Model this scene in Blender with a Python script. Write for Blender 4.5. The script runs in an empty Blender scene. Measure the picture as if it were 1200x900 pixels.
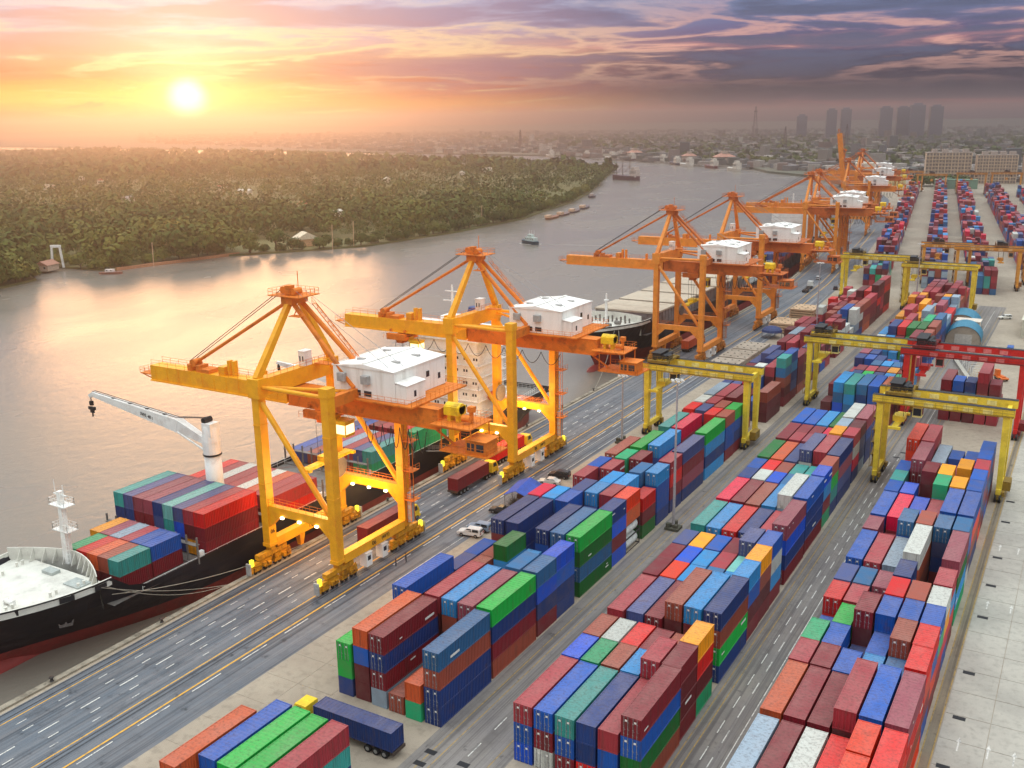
import bpy, bmesh, math, random
from mathutils import Vector, Matrix
R = math.radians
random.seed(7)
S = bpy.context.scene
COL = S.collection

# ------------------------------------------------------------------ camera
cam_d = bpy.data.cameras.new('camera'); cam = bpy.data.objects.new('camera', cam_d); COL.objects.link(cam)
cam_d.sensor_width = 36; cam_d.lens = 36*1158.94/1200; cam_d.clip_start = 1; cam_d.clip_end = 60000
def _cam():
    p, yaw, roll = 0.26046, 0.53498, -0.015268
    cy, sy, cp, sp = math.cos(yaw), math.sin(yaw), math.cos(p), math.sin(p)
    f = Vector((-sy*cp, cy*cp, -sp)); r = Vector((cy, sy, 0)); u = r.cross(f)
    c, s = math.cos(roll), math.sin(roll)
    r2 = c*r+s*u; u2 = -s*r+c*u
    m = Matrix((r2, u2, -f)).transposed().to_4x4(); m.translation = Vector((0, 0, 74.2255)); return m
cam.matrix_world = _cam()
S.camera = cam
S.view_settings.view_transform = 'Standard'; S.view_settings.look = 'None'
S.view_settings.exposure = 0.25; S.view_settings.gamma = 1; S.view_settings.use_curve_mapping = False
S.cycles.use_denoising = True
S.cycles.volume_bounces = 0; S.cycles.max_bounces = 5; S.cycles.diffuse_bounces = 3; S.cycles.glossy_bounces = 2
S.cycles.transparent_max_bounces = 4

def lin(c):
    return tuple(((v/255)/12.92 if v/255 <= .04045 else ((v/255+.055)/1.055)**2.4) for v in c)
def lin4(c): return (*lin(c), 1)

# ------------------------------------------------------------------ node helper
class NT:
    def __init__(s, tree): s.t = tree; s.n = tree.nodes; s.l = tree.links; s.n.clear()
    def new(s, typ, **k):
        n = s.n.new(typ)
        for a, b in k.items():
            if a == 'ins':
                for i, v in b.items(): s.put(n, i, v)
            else: setattr(n, a, b)
        return n
    def put(s, n, i, v):
        if isinstance(v, bpy.types.NodeSocket): s.l.new(v, n.inputs[i])
        elif isinstance(v, (tuple, list)) and len(v) == 3 and n.inputs[i].type == 'RGBA': n.inputs[i].default_value = (*v, 1)
        else: n.inputs[i].default_value = v
    def m(s, op, a, b=0.0, c=0.0, clamp=False):
        n = s.new('ShaderNodeMath', operation=op, use_clamp=clamp)
        s.put(n, 0, a); s.put(n, 1, b)
        if op in ('MULTIPLY_ADD', 'SMOOTHSTEP', 'SMOOTH_MIN'): s.put(n, 2, c)
        return n.outputs[0]
    def vm(s, op, a, b=(0, 0, 0)):
        n = s.new('ShaderNodeVectorMath', operation=op); s.put(n, 0, a)
        if op != 'NORMALIZE': s.put(n, 1, b)
        return n.outputs['Value'] if op == 'DOT_PRODUCT' else n.outputs[0]
    def mix(s, f, a, b, blend='MIX'):
        n = s.new('ShaderNodeMix', data_type='RGBA', blend_type=blend, clamp_factor=True)
        s.put(n, 0, f); s.put(n, 6, a); s.put(n, 7, b); return n.outputs[2]
    def ramp(s, f, pts, interp='LINEAR'):
        n = s.new('ShaderNodeValToRGB'); e = n.color_ramp.elements; n.color_ramp.interpolation = interp
        while len(e) > 1: e.remove(e[0])
        for i, (p, c) in enumerate(pts):
            el = e[0] if i == 0 else e.new(p)
            el.position = p
            el.color = (c, c, c, 1) if isinstance(c, (int, float)) else (*c, 1)
        s.put(n, 0, f); return n.outputs[0]
    def mr(s, v, a, b, c=0.0, d=1.0, smooth=False):
        n = s.new('ShaderNodeMapRange', interpolation_type='SMOOTHSTEP' if smooth else 'LINEAR')
        s.put(n, 0, v); s.put(n, 1, a); s.put(n, 2, b); s.put(n, 3, c); s.put(n, 4, d); return n.outputs[0]
    def noise(s, vec, scale, detail=4, rough=.5, dist=0.0):
        n = s.new('ShaderNodeTexNoise'); s.put(n, 'Vector', vec); s.put(n, 'Scale', scale); s.put(n, 'Detail', detail)
        s.put(n, 'Roughness', rough); s.put(n, 'Distortion', dist); return n.outputs[0]
    def comb(s, x, y, z=0.0):
        n = s.new('ShaderNodeCombineXYZ'); s.put(n, 0, x); s.put(n, 1, y); s.put(n, 2, z); return n.outputs[0]
    def sep(s, v):
        n = s.new('ShaderNodeSeparateXYZ'); s.put(n, 0, v); return n.outputs

# ------------------------------------------------------------------ sky (sunset with broken cloud) + sun
SUN_AZ = Vector((-.742, .670, 0)).normalized()
SUN_EL = R(1.35)
world = bpy.data.worlds.new("World"); S.world = world; world.use_nodes = True
w = NT(world.node_tree)
tc = w.new('ShaderNodeTexCoord').outputs['Generated']
D = w.vm('NORMALIZE', tc)
dx, dy, dz = w.sep(D)
us = w.vm('DOT_PRODUCT', D, tuple(SUN_AZ)); ur = w.vm('DOT_PRODUCT', D, (.670, .742, 0))
u = w.m('ARCTAN2', ur, us); v = w.m('ARCSINE', dz)
cc = w.comb(w.m('MULTIPLY', u, 7.0), w.m('MULTIPLY', v, 52.0), 3.1)
n1 = w.noise(cc, .85, 8, .56, .3)
cc2 = w.comb(w.m('MULTIPLY', u, 11.0), w.m('MULTIPLY', v, 120.0), 8.4)
n2 = w.noise(cc2, 1.2, 9, .68, .6)
vw = w.m('ADD', v, w.m('MULTIPLY', w.m('SUBTRACT', n2, .5), .022))
vv = w.m('DIVIDE', vw, .5)      # ramp domain 0..0.5 rad
def L(*p): return [(a/.5, lin(c)) for a, c in p]
rl = w.ramp(vv, L((0, (226, 130, 60)), (.010, (252, 160, 40)), (.024, (255, 214, 70)), (.034, (255, 190, 56)), (.044, (228, 136, 66)), (.056, (232, 172, 120)), (.075, (220, 196, 196)), (.1, (206, 200, 222)), (.14, (190, 194, 226)), (.3, (210, 216, 222)), (.49, (214, 224, 226))))
rm = w.ramp(vv, L((0, (212, 130, 108)), (.008, (240, 136, 60)), (.016, (250, 160, 56)), (.025, (206, 112, 90)), (.038, (178, 118, 126)), (.05, (196, 132, 128)), (.062, (238, 184, 146)), (.08, (206, 172, 184)), (.1, (190, 190, 216)), (.14, (176, 186, 222)), (.3, (210, 216, 222)), (.49, (214, 224, 226))))
rr = w.ramp(vv, L((0, (120, 80, 96)), (.008, (176, 92, 88)), (.015, (66, 44, 66)), (.025, (30, 26, 54)), (.05, (48, 44, 72)), (.06, (80, 66, 100)), (.066, (210, 140, 140)), (.074, (104, 92, 134)), (.095, (116, 130, 172)), (.13, (136, 164, 204)), (.3, (210, 216, 222)), (.49, (214, 224, 226))))
f1 = w.mr(u, -.02, .26, smooth=True); f2 = w.mr(u, .2, .52, smooth=True)
sky = w.mix(f2, w.mix(f1, rl, rm), rr)
rp = w.ramp(vv, L((0, (64, 66, 76)), (.1, (84, 88, 98)), (.3, (160, 166, 176)), (.49, (214, 224, 226))))
sky = w.mix(w.mr(w.m('ABSOLUTE', u), 1.0, 1.7, smooth=True), sky, rp)
# broken cloud layer above the bank
ccol = w.mix(f2, w.mix(f1, lin((206, 142, 122)), lin((150, 114, 142))), lin((84, 94, 124)))
hi = w.mix(f2, lin((255, 226, 170)), lin((246, 186, 168)))
vis = w.m('MULTIPLY', w.mr(v, .02, .06, smooth=True), w.mr(v, .12, .5, 1.0, .25))
thick = w.m('ADD', .6, w.m('MULTIPLY', f2, .3))
cm = w.m('MULTIPLY', w.m('MULTIPLY', w.mr(n1, .44, .60, smooth=True), vis), thick)
edge = w.m('MULTIPLY', w.m('MULTIPLY', w.mr(n1, .38, .45, smooth=True), w.mr(n1, .52, .45, smooth=True)), w.m('MULTIPLY', vis, w.mr(v, .12, .08)))
sky = w.mix(w.m('MULTIPLY', edge, .65), sky, hi)
sky = w.mix(cm, sky, ccol)
# bright streaks low by the sun
st = w.m('MULTIPLY', w.mr(n2, .55, .68, smooth=True), w.m('MULTIPLY', w.mr(v, .05, .03, smooth=True), w.mr(f2, 1.0, 0.0)))
sky = w.mix(w.m('MULTIPLY', st, .55), sky, lin((255, 236, 150)))
st2 = w.m('MULTIPLY', w.mr(n2, .46, .34, smooth=True), w.m('MULTIPLY', w.mr(v, .06, .045, smooth=True), w.mr(v, .008, .02, smooth=True)))
sky = w.mix(w.m('MULTIPLY', st2, .55), sky, w.mix(f2, lin((206, 104, 60)), lin((84, 66, 92))))
# sun disc and its glare
sd = Vector((SUN_AZ.x*math.cos(SUN_EL), SUN_AZ.y*math.cos(SUN_EL), math.sin(SUN_EL)))
ca = w.vm('DOT_PRODUCT', D, tuple(sd)); ang = w.m('ARCCOSINE', w.m('MINIMUM', ca, 1.0))
g1 = w.m('POWER', 2.718, w.m('MULTIPLY', w.m('POWER', w.m('DIVIDE', ang, .042), 1.1), -1.0))
g2 = w.m('POWER', 2.718, w.m('MULTIPLY', w.m('DIVIDE', ang, .11), -1.0))
core = w.mr(ang, .024, .004, 0, 1, smooth=True)
add = w.mix(1.0, sky, w.mix(g2, (0, 0, 0), (.50, .27, .07)), 'ADD')
add = w.mix(1.0, add, w.mix(g1, (0, 0, 0), (.9, .75, .35)), 'ADD')
add = w.mix(1.0, add, w.mix(core, (0, 0, 0), (1.6, 1.5, 1.2)), 'ADD')
bg = w.new('ShaderNodeBackground'); w.put(bg, 0, add); w.put(bg, 1, w.mr(v, .15, 1.3, .86, 3.0))
w.l.new(bg.outputs[0], w.new('ShaderNodeOutputWorld').inputs[0])

sl = bpy.data.lights.new('sun', 'SUN'); sl.energy = .7; sl.angle = R(20); sl.color = (1.0, .50, .20)
so = bpy.data.objects.new('sun', sl); COL.objects.link(so)
_d = Vector((SUN_AZ.x*math.cos(R(6)), SUN_AZ.y*math.cos(R(6)), math.sin(R(6))))
so.rotation_euler = _d.to_track_quat('Z', 'Y').to_euler()

# ------------------------------------------------------------------ materials
MATS = {}
def principled(name):
    m = bpy.data.materials.new(name); m.use_nodes = True; t = NT(m.node_tree)
    b = t.new('ShaderNodeBsdfPrincipled'); o = t.new('ShaderNodeOutputMaterial'); t.l.new(b.outputs[0], o.inputs[0])
    return m, t, b
def pm(name, col, rough=.6, metal=0.0, var=.2, scale=1.5, dirt=None, dirt_amt=.4, bump=0.0, spec=.4, stretch=(1, 1, 1)):
    """painted or plain surface: base colour, mottled by noise and broken by dirt patches"""
    if name in MATS: return MATS[name]
    m, t, b = principled(name); c = lin(col)
    g = t.new('ShaderNodeNewGeometry').outputs['Position']
    p = t.vm('MULTIPLY', g, stretch)
    n = t.noise(p, scale, 5, .6)
    c1 = t.mix(t.mr(n, .3, .7), tuple(x*(1-var) for x in c), tuple(min(1, x*(1+var)) for x in c))
    if dirt:
        n2 = t.noise(p, scale*.37+.05, 6, .65)
        c1 = t.mix(t.m('MULTIPLY', t.mr(n2, .5, .66, smooth=True), dirt_amt), c1, lin(dirt))
    t.put(b, 'Base Color', c1); t.put(b, 'Roughness', rough); t.put(b, 'Metallic', metal); t.put(b, 'Specular IOR Level', spec)
    if bump:
        bn = t.new('ShaderNodeBump', ins={'Strength': bump, 'Distance': .05, 'Height': n}); t.l.new(bn.outputs[0], b.inputs['Normal'])
    MATS[name] = m; return m
def emis(name, col, strength):
    m = bpy.data.materials.new(name); m.use_nodes = True; t = NT(m.node_tree)
    e = t.new('ShaderNodeEmission', ins={0: (*col, 1), 1: strength}); o = t.new('ShaderNodeOutputMaterial'); t.l.new(e.outputs[0], o.inputs[0]); return m
def container_paint():
    m, t, b = principled('container_paint')
    oi = t.new('ShaderNodeObjectInfo'); col = oi.outputs['Color']; rnd = oi.outputs['Random']
    geo = t.new('ShaderNodeNewGeometry'); pos = geo.outputs['Position']; nz = t.sep(geo.outputs['Normal'])[2]
    hv = t.new('ShaderNodeHueSaturation', ins={'Value': t.mr(rnd, 0, 1, .86, 1.12), 'Color': col}); c = hv.outputs[0]
    off = t.comb(t.m('MULTIPLY', rnd, 40.0), t.m('MULTIPLY', rnd, 17.0), 0.0)
    n = t.noise(t.vm('ADD', t.vm('MULTIPLY', pos, (1, .5, 1)), off), .55, 6, .65)
    top = t.mr(nz, .6, .9)
    dust = t.mix(t.m('MULTIPLY', t.mr(n, .25, .75, .04, .28), top), c, lin((178, 160, 150)))
    st = t.noise(t.vm('MULTIPLY', pos, (3, 3, .22)), 1.0, 4, .6)
    c2 = t.mix(t.m('MULTIPLY', t.mr(st, .48, .72), .5), dust, lin((70, 52, 46)))
    blot = t.noise(t.vm('ADD', pos, off), .5, 4, .6)
    c3 = t.mix(t.m('MULTIPLY', t.mr(blot, .60, .74, smooth=True), .36), c2, lin((96, 66, 56)))
    t.put(b, 'Base Color', c3); t.put(b, 'Roughness', t.mr(n, .2, .8, .42, .7)); t.put(b, 'Specular IOR Level', .35)
    return m
MATS['cont'] = container_paint()
def vcol_mat():
    m, t, b = principled('container_paint_far')
    a = t.new('ShaderNodeAttribute', attribute_name='Col').outputs[0]
    pos = t.new('ShaderNodeNewGeometry').outputs['Position']
    n = t.noise(pos, .6, 4, .6)
    t.put(b, 'Base Color', t.mix(t.mr(n, .4, .8, 0, .4), a, lin((110, 90, 84)))); t.put(b, 'Roughness', .6); return m
MATS['vcol'] = vcol_mat()

# ------------------------------------------------------------------ mesh builder
class MB:
    def __init__(s): s.v = []; s.f = []; s.mi = []
    def add(s, vs, fs, mi=0):
        k = len(s.v); s.v += [tuple(p) for p in vs]; s.f += [tuple(k+i for i in f) for f in fs]; s.mi += [mi]*len(fs); return s
    def box(s, x0, y0, z0, x1, y1, z1, mi=0):
        return s.add([(x0,y0,z0),(x1,y0,z0),(x1,y1,z0),(x0,y1,z0),(x0,y0,z1),(x1,y0,z1),(x1,y1,z1),(x0,y1,z1)],
                     [(0,3,2,1),(4,5,6,7),(0,1,5,4),(1,2,6,5),(2,3,7,6),(3,0,4,7)], mi)
    def cb(s, cx, cy, cz, w_, d, h, mi=0): return s.box(cx-w_/2, cy-d/2, cz-h/2, cx+w_/2, cy+d/2, cz+h/2, mi)
    def beam(s, a, b, w_, h, mi=0, w2=None, h2=None):
        a = Vector(a); b = Vector(b); d = (b-a).normalized(); up = Vector((0, 0, 1))
        if abs(d.z) > .99: up = Vector((0, 1, 0))
        x = d.cross(up).normalized(); y = x.cross(d).normalized(); w2 = w2 or w_; h2 = h2 or h
        vs = [a-x*w_/2-y*h/2, a+x*w_/2-y*h/2, a+x*w_/2+y*h/2, a-x*w_/2+y*h/2, b-x*w2/2-y*h2/2, b+x*w2/2-y*h2/2, b+x*w2/2+y*h2/2, b-x*w2/2+y*h2/2]
        return s.add(vs, [(0,1,2,3),(7,6,5,4),(4,5,1,0),(5,6,2,1),(6,7,3,2),(7,4,0,3)], mi)
    def tube(s, a, b, r, n=8, mi=0, r2=None, caps=True):
        a = Vector(a); b = Vector(b); d = (b-a).normalized(); up = Vector((0, 0, 1)) if abs(d.z) < .9 else Vector((1, 0, 0))
        x = d.cross(up).normalized(); y = x.cross(d); r2 = r if r2 is None else r2
        vs = [a+(x*math.cos(6.28318*i/n)+y*math.sin(6.28318*i/n))*r for i in range(n)]+[b+(x*math.cos(6.28318*i/n)+y*math.sin(6.28318*i/n))*r2 for i in range(n)]
        fs = [((i+1) % n, i, n+i, n+(i+1) % n) for i in range(n)]
        if caps: fs += [tuple(range(n)), tuple(range(2*n-1, n-1, -1))]
        return s.add(vs, fs, mi)
    def path(s, pts, r, n=5, mi=0):
        for a, b in zip(pts, pts[1:]): s.tube(a, b, r, n, mi, caps=False)
        return s
    def rail(s, pts, h=1.1, step=1.6, r=.045, mi=0):
        """handrail: posts and two bars along a polyline"""
        for a, b in zip(pts, pts[1:]):
            a = Vector(a); b = Vector(b); l = (b-a).length; k = max(1, int(l/step))
            for i in range(k+1):
                q = a.lerp(b, i/k); s.beam(q, q+Vector((0, 0, h)), r, r, mi)
            for z in (h, h*.55): s.beam(a+Vector((0, 0, z)), b+Vector((0, 0, z)), r, r, mi)
        return s
    def lathe(s, c, prof, n=16, mi=0):
        vs = []; fs = []
        for r, z in prof:
            for i in range(n): vs.append((c[0]+r*math.cos(6.28318*i/n), c[1]+r*math.sin(6.28318*i/n), c[2]+z))
        for j in range(len(prof)-1):
            for i in range(n): fs.append((j*n+i, j*n+(i+1) % n, (j+1)*n+(i+1) % n, (j+1)*n+i))
        fs.append(tuple(range(n-1, -1, -1))); fs.append(tuple((len(prof)-1)*n+i for i in range(n)))
        return s.add(vs, fs, mi)
    def mesh(s, name, mats):
        me = bpy.data.meshes.new(name); me.from_pydata(s.v, [], s.f)
        for m in (mats if isinstance(mats, (list, tuple)) else [mats]): me.materials.append(m)
        me.polygons.foreach_set('material_index', s.mi); me.update(); return me
    def build(s, name, mats, parent=None, loc=None, smooth=False):
        me = s.mesh(name, mats)
        if smooth: me.shade_smooth()
        return link(name, me, parent, loc)
def link(name, me, parent=None, loc=None):
    o = bpy.data.objects.new(name, me); COL.objects.link(o)
    if parent: o.parent = parent
    if loc: o.location = loc
    return o
def tag(o, label, cat, group=None):
    o['label'] = label; o['category'] = cat
    if group: o['group'] = group
    return o
def thing(name, label, cat, loc=(0, 0, 0), rz=0, group=None):
    o = bpy.data.objects.new(name, None); COL.objects.link(o); o.location = loc; o.rotation_euler = (0, 0, rz)
    return tag(o, label, cat, group)
def struct(o): o['kind'] = 'structure'; return o
def stuff(o, label=None, cat=None):
    o['kind'] = 'stuff'
    if label: o['label'] = label; o['category'] = cat
    return o
def kids(o): return [c for c in bpy.data.objects if c.parent == o] if o not in KID else KID[o]
KID = {}
def copy_tree(o, parent=None, table=None):
    if table is None:
        table = {}
        for c in bpy.data.objects:
            if c.parent: table.setdefault(c.parent.name, []).append(c)
    c = o.copy(); COL.objects.link(c)
    if parent: c.parent = parent
    for ch in table.get(o.name, []): copy_tree(ch, c, table)
    return c
def polysheet(name, pts, z, mat, zb=None):
    bm = bmesh.new(); vs = [bm.verts.new((x, y, z)) for x, y in pts]; f = bm.faces.new(vs)
    bm.normal_update()
    if f.normal.z < 0: f.normal_flip()
    if zb is not None:
        r = bmesh.ops.extrude_face_region(bm, geom=[f])
        for e in r['geom']:
            if isinstance(e, bmesh.types.BMVert): e.co.z = zb
        bmesh.ops.recalc_face_normals(bm, faces=bm.faces)
    bmesh.ops.triangulate(bm, faces=bm.faces)
    me = bpy.data.meshes.new(name); bm.to_mesh(me); bm.free(); me.materials.append(mat)
    return struct(link(name, me))
def text_part(txt, parent, loc, rot, size, mat, ext=.02, name='lettering'):
    cu = bpy.data.curves.new(name, 'FONT'); cu.body = txt; cu.size = size; cu.extrude = ext; cu.align_x = 'CENTER'; cu.align_y = 'CENTER'
    o = bpy.data.objects.new('tmp', cu); COL.objects.link(o)
    bpy.context.view_layer.update()
    me = bpy.data.meshes.new_from_object(o.evaluated_get(bpy.context.evaluated_depsgraph_get()))
    bpy.data.objects.remove(o); me.materials.clear(); me.materials.append(mat)
    p = link(name, me, parent, loc); p.rotation_euler = rot; return p
# ------------------------------------------------------------------ ground, water, roads
QUAY = [(-118, -260), (-118, 390), (-122.5, 466), (-129, 530), (-150.5, 723), (-192, 960), (-250, 1150), (-330, 1330)]
def qx(y):
    for (a, b), (c, d) in zip(QUAY, QUAY[1:]):
        if y <= d: return a+(c-a)*(y-b)/(d-b)
    return QUAY[-1][0]
def strip(name, x0, x1, y0, y1, z, mat, step=20, off=True):
    """sheet that follows the bend of the quay; x0, x1 measured from the quay edge"""
    ys = []; y = y0
    while y < y1: ys.append(y); y += step
    ys.append(y1); mb = MB()
    vs = []
    for y in ys:
        q = (qx(y)+118) if off else 0
        vs += [(x0+q, y, z), (x1+q, y, z)]
    mb.add(vs, [(2*i, 2*i+1, 2*i+3, 2*i+2) for i in range(len(ys)-1)])
    return mb.build(name, mat)
def bend(y): return 0 if y < 446 else -.131*(y-446)
def water_mat():
    m, t, b = principled('water')
    g = t.new('ShaderNodeNewGeometry').outputs['Position']
    n1 = t.noise(t.vm('MULTIPLY', g, (.35, .22, 1)), 1.0, 5, .6, .3); n2 = t.noise(t.vm('MULTIPLY', g, (.02, .012, 1)), 1.0, 3, .5)
    t.put(b, 'Base Color', t.mix(n2, lin((118, 114, 108)), lin((136, 124, 110)))); t.put(b, 'Roughness', t.mr(n2, .3, .7, .2, .3)); t.put(b, 'IOR', 1.33)
    bn = t.new('ShaderNodeBump', ins={'Strength': .6, 'Distance': .22, 'Height': t.m('ADD', n1, t.m('MULTIPLY', n2, 1.5))}); t.l.new(bn.outputs[0], b.inputs['Normal']); return m
WZ = -3.4
mb = MB(); mb.add([(-16000, -800, WZ), (800, -800, WZ), (800, 3500, WZ), (-16000, 3500, WZ)], [(0, 1, 2, 3)])
struct(mb.build('river_water', water_mat()))
def ground_mat(name, a, b_, dark, scale=.08, rough=.85, streak=None, joints=None):
    m, t, b = principled(name)
    g = t.new('ShaderNodeNewGeometry').outputs['Position']
    n = t.noise(g, scale, 8, .65); n2 = t.noise(g, scale*9, 5, .6)
    c = t.mix(t.mr(n, .35, .65), lin(a), lin(b_)); c = t.mix(t.m('MULTIPLY', t.mr(n2, .5, .72), .45), c, lin(dark))
    if streak:
        s1 = t.noise(t.vm('MULTIPLY', g, (1.6, .012, 0)), 1.0, 5, .7); s2 = t.noise(t.vm('MULTIPLY', g, (5, .02, 0)), 1.0, 3, .7)
        c = t.mix(t.m('MULTIPLY', t.mr(s1, .46, .62, smooth=True), streak), c, lin(dark))
        c = t.mix(t.m('MULTIPLY', t.mr(s2, .55, .7, smooth=True), streak*.5), c, lin(a))
        s3 = t.noise(t.vm('MULTIPLY', g, (.55, .004, 0)), 1.0, 4, .6); c = t.mix(t.m('MULTIPLY', t.mr(s3, .52, .62, smooth=True), .4), c, tuple(min(1, q*1.5) for q in lin(b_)))
        oil = t.noise(g, .45, 5, .7); c = t.mix(t.m('MULTIPLY', t.mr(oil, .60, .70, smooth=True), .7), c, tuple(q*.5 for q in lin(dark)))
        bl = t.noise(t.vm('MULTIPLY', g, (.3, .08, 0)), 1.0, 6, .7); c = t.mix(t.m('MULTIPLY', t.mr(bl, .55, .68, smooth=True), .5), c, lin(dark))
    t.put(b, 'Base Color', c); t.put(b, 'Roughness', rough)
    bn = t.new('ShaderNodeBump', ins={'Strength': .3, 'Distance': .03, 'Height': n2}); t.l.new(bn.outputs[0], b.inputs['Normal'])
    return m
M_conc = ground_mat('concrete_yard', (172, 158, 140), (154, 140, 124), (108, 98, 86))
M_conc2 = ground_mat('concrete_slabs', (186, 180, 168), (166, 160, 150), (128, 122, 112), .12)
M_asph = ground_mat('quay_asphalt', (92, 102, 114), (116, 114, 116), (58, 62, 70), .05, .65, streak=.85)
M_aisle = ground_mat('aisle_asphalt', (138, 130, 122), (120, 114, 112), (88, 82, 80), .07, .7, streak=.75)
M_run = ground_mat('runway_concrete', (144, 130, 108), (122, 110, 94), (84, 74, 62), .1, .8, streak=.8)
M_land = ground_mat('far_land', (96, 100, 84), (120, 112, 96), (76, 82, 66), .006)
M_white = pm('road_white', (214, 210, 202), .7, var=.25, scale=3, dirt=(120, 118, 116), dirt_amt=.85)
M_yel = pm('road_yellow', (226, 168, 60), .7, var=.15, scale=3, dirt=(140, 120, 90), dirt_amt=.6)
M_yel2 = pm('road_yellow_worn', (168, 138, 78), .8, var=.3, scale=2, dirt=(110, 100, 88), dirt_amt=.8)
M_black = pm('black_steel', (34, 34, 38), .6, var=.2)
M_rail = pm('rail_steel', (52, 54, 60), .45, var=.2)

polysheet('land', [(-330, 1330), (-414, 1419), (-520, 1620), (-703, 1841), (-980, 1950), (-1278, 2016), (-2200, 2250), (-4500, 2700), (-9000, 3000), (-16000, 3300), (-16000, 16000), (14000, 16000), (14000, -800), (600, -800), (600, 1330)], -.4, M_land, -6)
pave = polysheet('yard_pavement', QUAY+[(600, 1330), (600, -260)], 0, M_conc, -7)
road = struct(strip('quay_road', -116.3, -93.2, -250, 1290, .004, M_asph))
struct(strip('yard_aisle', -64.4, -53.2, -40, 430, .004, M_aisle, off=False))
a2 = struct(strip('yard_aisle', -37.2, -27.4, -40, 430, .004, M_aisle, off=False))
struct(strip('yard_aisle', -93.2, -88.4, 120, 430, .006, M_aisle, off=False)) if False else None
struct(strip('crane_runway', -11.0, -9.75, -40, 430, .004, M_run, off=False))
# kerb and quay coping
mb = MB()
ys = [-250+20*i for i in range(78)]
for a, b in zip(ys, ys[1:]):
    mb.beam((qx(a)+.55, a, .14), (qx(b)+.55, b, .14), 1.0, .30)
kerb = struct(mb.build('quay_kerb', pm('quay_coping', (150, 140, 124), .85, var=.3, scale=.8, dirt=(84, 76, 66), dirt_amt=.7)))
NTH = ['', 'first', 'second', 'third', 'fourth', 'fifth', 'sixth', 'seventh', 'eighth', 'ninth', 'tenth', 'eleventh', 'twelfth', 'thirteenth', 'fourteenth']
for k in range(14):
    y = 72+k*19
    o = MB().lathe((0, 0, .004), [(.32, 0), (.22, .12), (.18, .45), (.36, .55), (.3, .68), (.1, .72)], 10).build('mooring_bollard', pm('bollard_iron', (60, 56, 54), .6, dirt=(120, 70, 40)), None, (qx(y)+.7, y, .29))
    tag(o, 'squat iron mooring bollard on the quay edge, %s along from the near end' % NTH[k+1], 'bollard', 'mooring bollards on the quay edge')
# rails and painted lines (children of the road)
def line(name, x, w_, y0, y1, mat, z=.009, parent=road, off=True):
    o = strip(name, x-w_/2, x+w_/2, y0, y1, z, mat, off=off); o.parent = parent; return o
for x in (-116.9+.9, -114.9): line('crane_rail', x, .22, -200, 1250, M_rail)
for x in (-102.05, -101.35): line('crane_rail', x, .24, -200, 1250, M_rail)
line('yellow_line', -114.2, .16, -60, 600, M_yel); line('yellow_line', -102.7, .20, -60, 700, M_yel); line('yellow_line', -99.35, .28, -60, 700, M_yel)
line('white_line', -94.4, .12, 120, 430, M_white); line('white_line', -97.1, .10, 190, 420, M_white)
for x, l, p, w_ in ((-110.6, 1.5, 6.2, .15), (-108.45, 3.0, 6.2, .2), (-106.4, 1.5, 6.2, .15), (-112.6, 1.5, 6.2, .12), (-104.5, 1.2, 6.2, .12)):
    me = MB().box(-w_/2, 0, 0, w_/2, l, .004).mesh('lane_dash', M_white)
    for k in range(30 if x != -112.6 else 18):
        y = 48+k*p+(x*7.3 % 5); link('lane_dash', me, road, (x, y, .0055))
me = MB().box(-.09, 0, 0, .09, 5.2, .004).mesh('lane_dash', M_white)
for k in range(32): link('lane_dash', me, road, (-98.6, 44+k*9.0, .0055))
# yard aisle lines and dashes
for x in (-62.6, -61.2, -55.0): line('yellow_line', x, .13, 60, 420, M_yel2, parent=pave, off=False)
for x in (-36.3, -35.1, -28.4): line('yellow_line', x, .13, 60, 420, M_yel2, parent=pave, off=False)
for x in (-10.95, -9.8): line('yellow_line', x, .16, 60, 420, M_yel2, parent=pave, off=False)
line('white_line', -30.9, .12, 60, 420, M_white, parent=pave, off=False)
me = MB().box(-.07, 0, 0, .07, 3.0, .004).mesh('lane_dash', M_white)
for x in (-58.2, -33.6, -32.4, -84.0):
    for k in range(26): link('lane_dash', me, pave, (x, 66+k*6.2+(x % 3), .0055 if x > -80 else .002))
for x, y0, y1 in ((-86.4, 60, 100), (-85.2, 60, 96), (-88.2, 118, 205)): line('yellow_line', x, .13, y0, y1, M_yel, parent=pave, off=False, z=.006)
me = MB().box(-.08, 0, 0, .08, 3.4, .004).mesh('lane_dash', M_white)
for k in range(20): link('lane_dash', me, pave, (-9.45, 98+k*6.9, .0085))
# concrete slabs of the service road on the right, each its own piece with an open joint
sm_ = [MB().box(-2.62, -2.95, 0, 2.62, 2.95, .05+.006*i).mesh('concrete_slab', M_conc2) for i in range(2)]
for i in range(5):
    for j in range(30):
        if -6.9+i*5.34-1.5 > (97+j*6)*.14+6: continue
        o = link('concrete_slab', sm_[(i*3+j*5) % 2], pave, (-6.95+i*5.32, 97+j*6, .0))
        o.rotation_euler = (0, 0, 0)
me = MB().box(-2.9, -2.9, 0, 2.9, 2.9, .03).mesh('concrete_slab', M_conc)
for i in range(2):
    for j in range(10): link('concrete_slab', me, pave, (-90.2+i*5.9, 56+j*5.9, 0))
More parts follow.
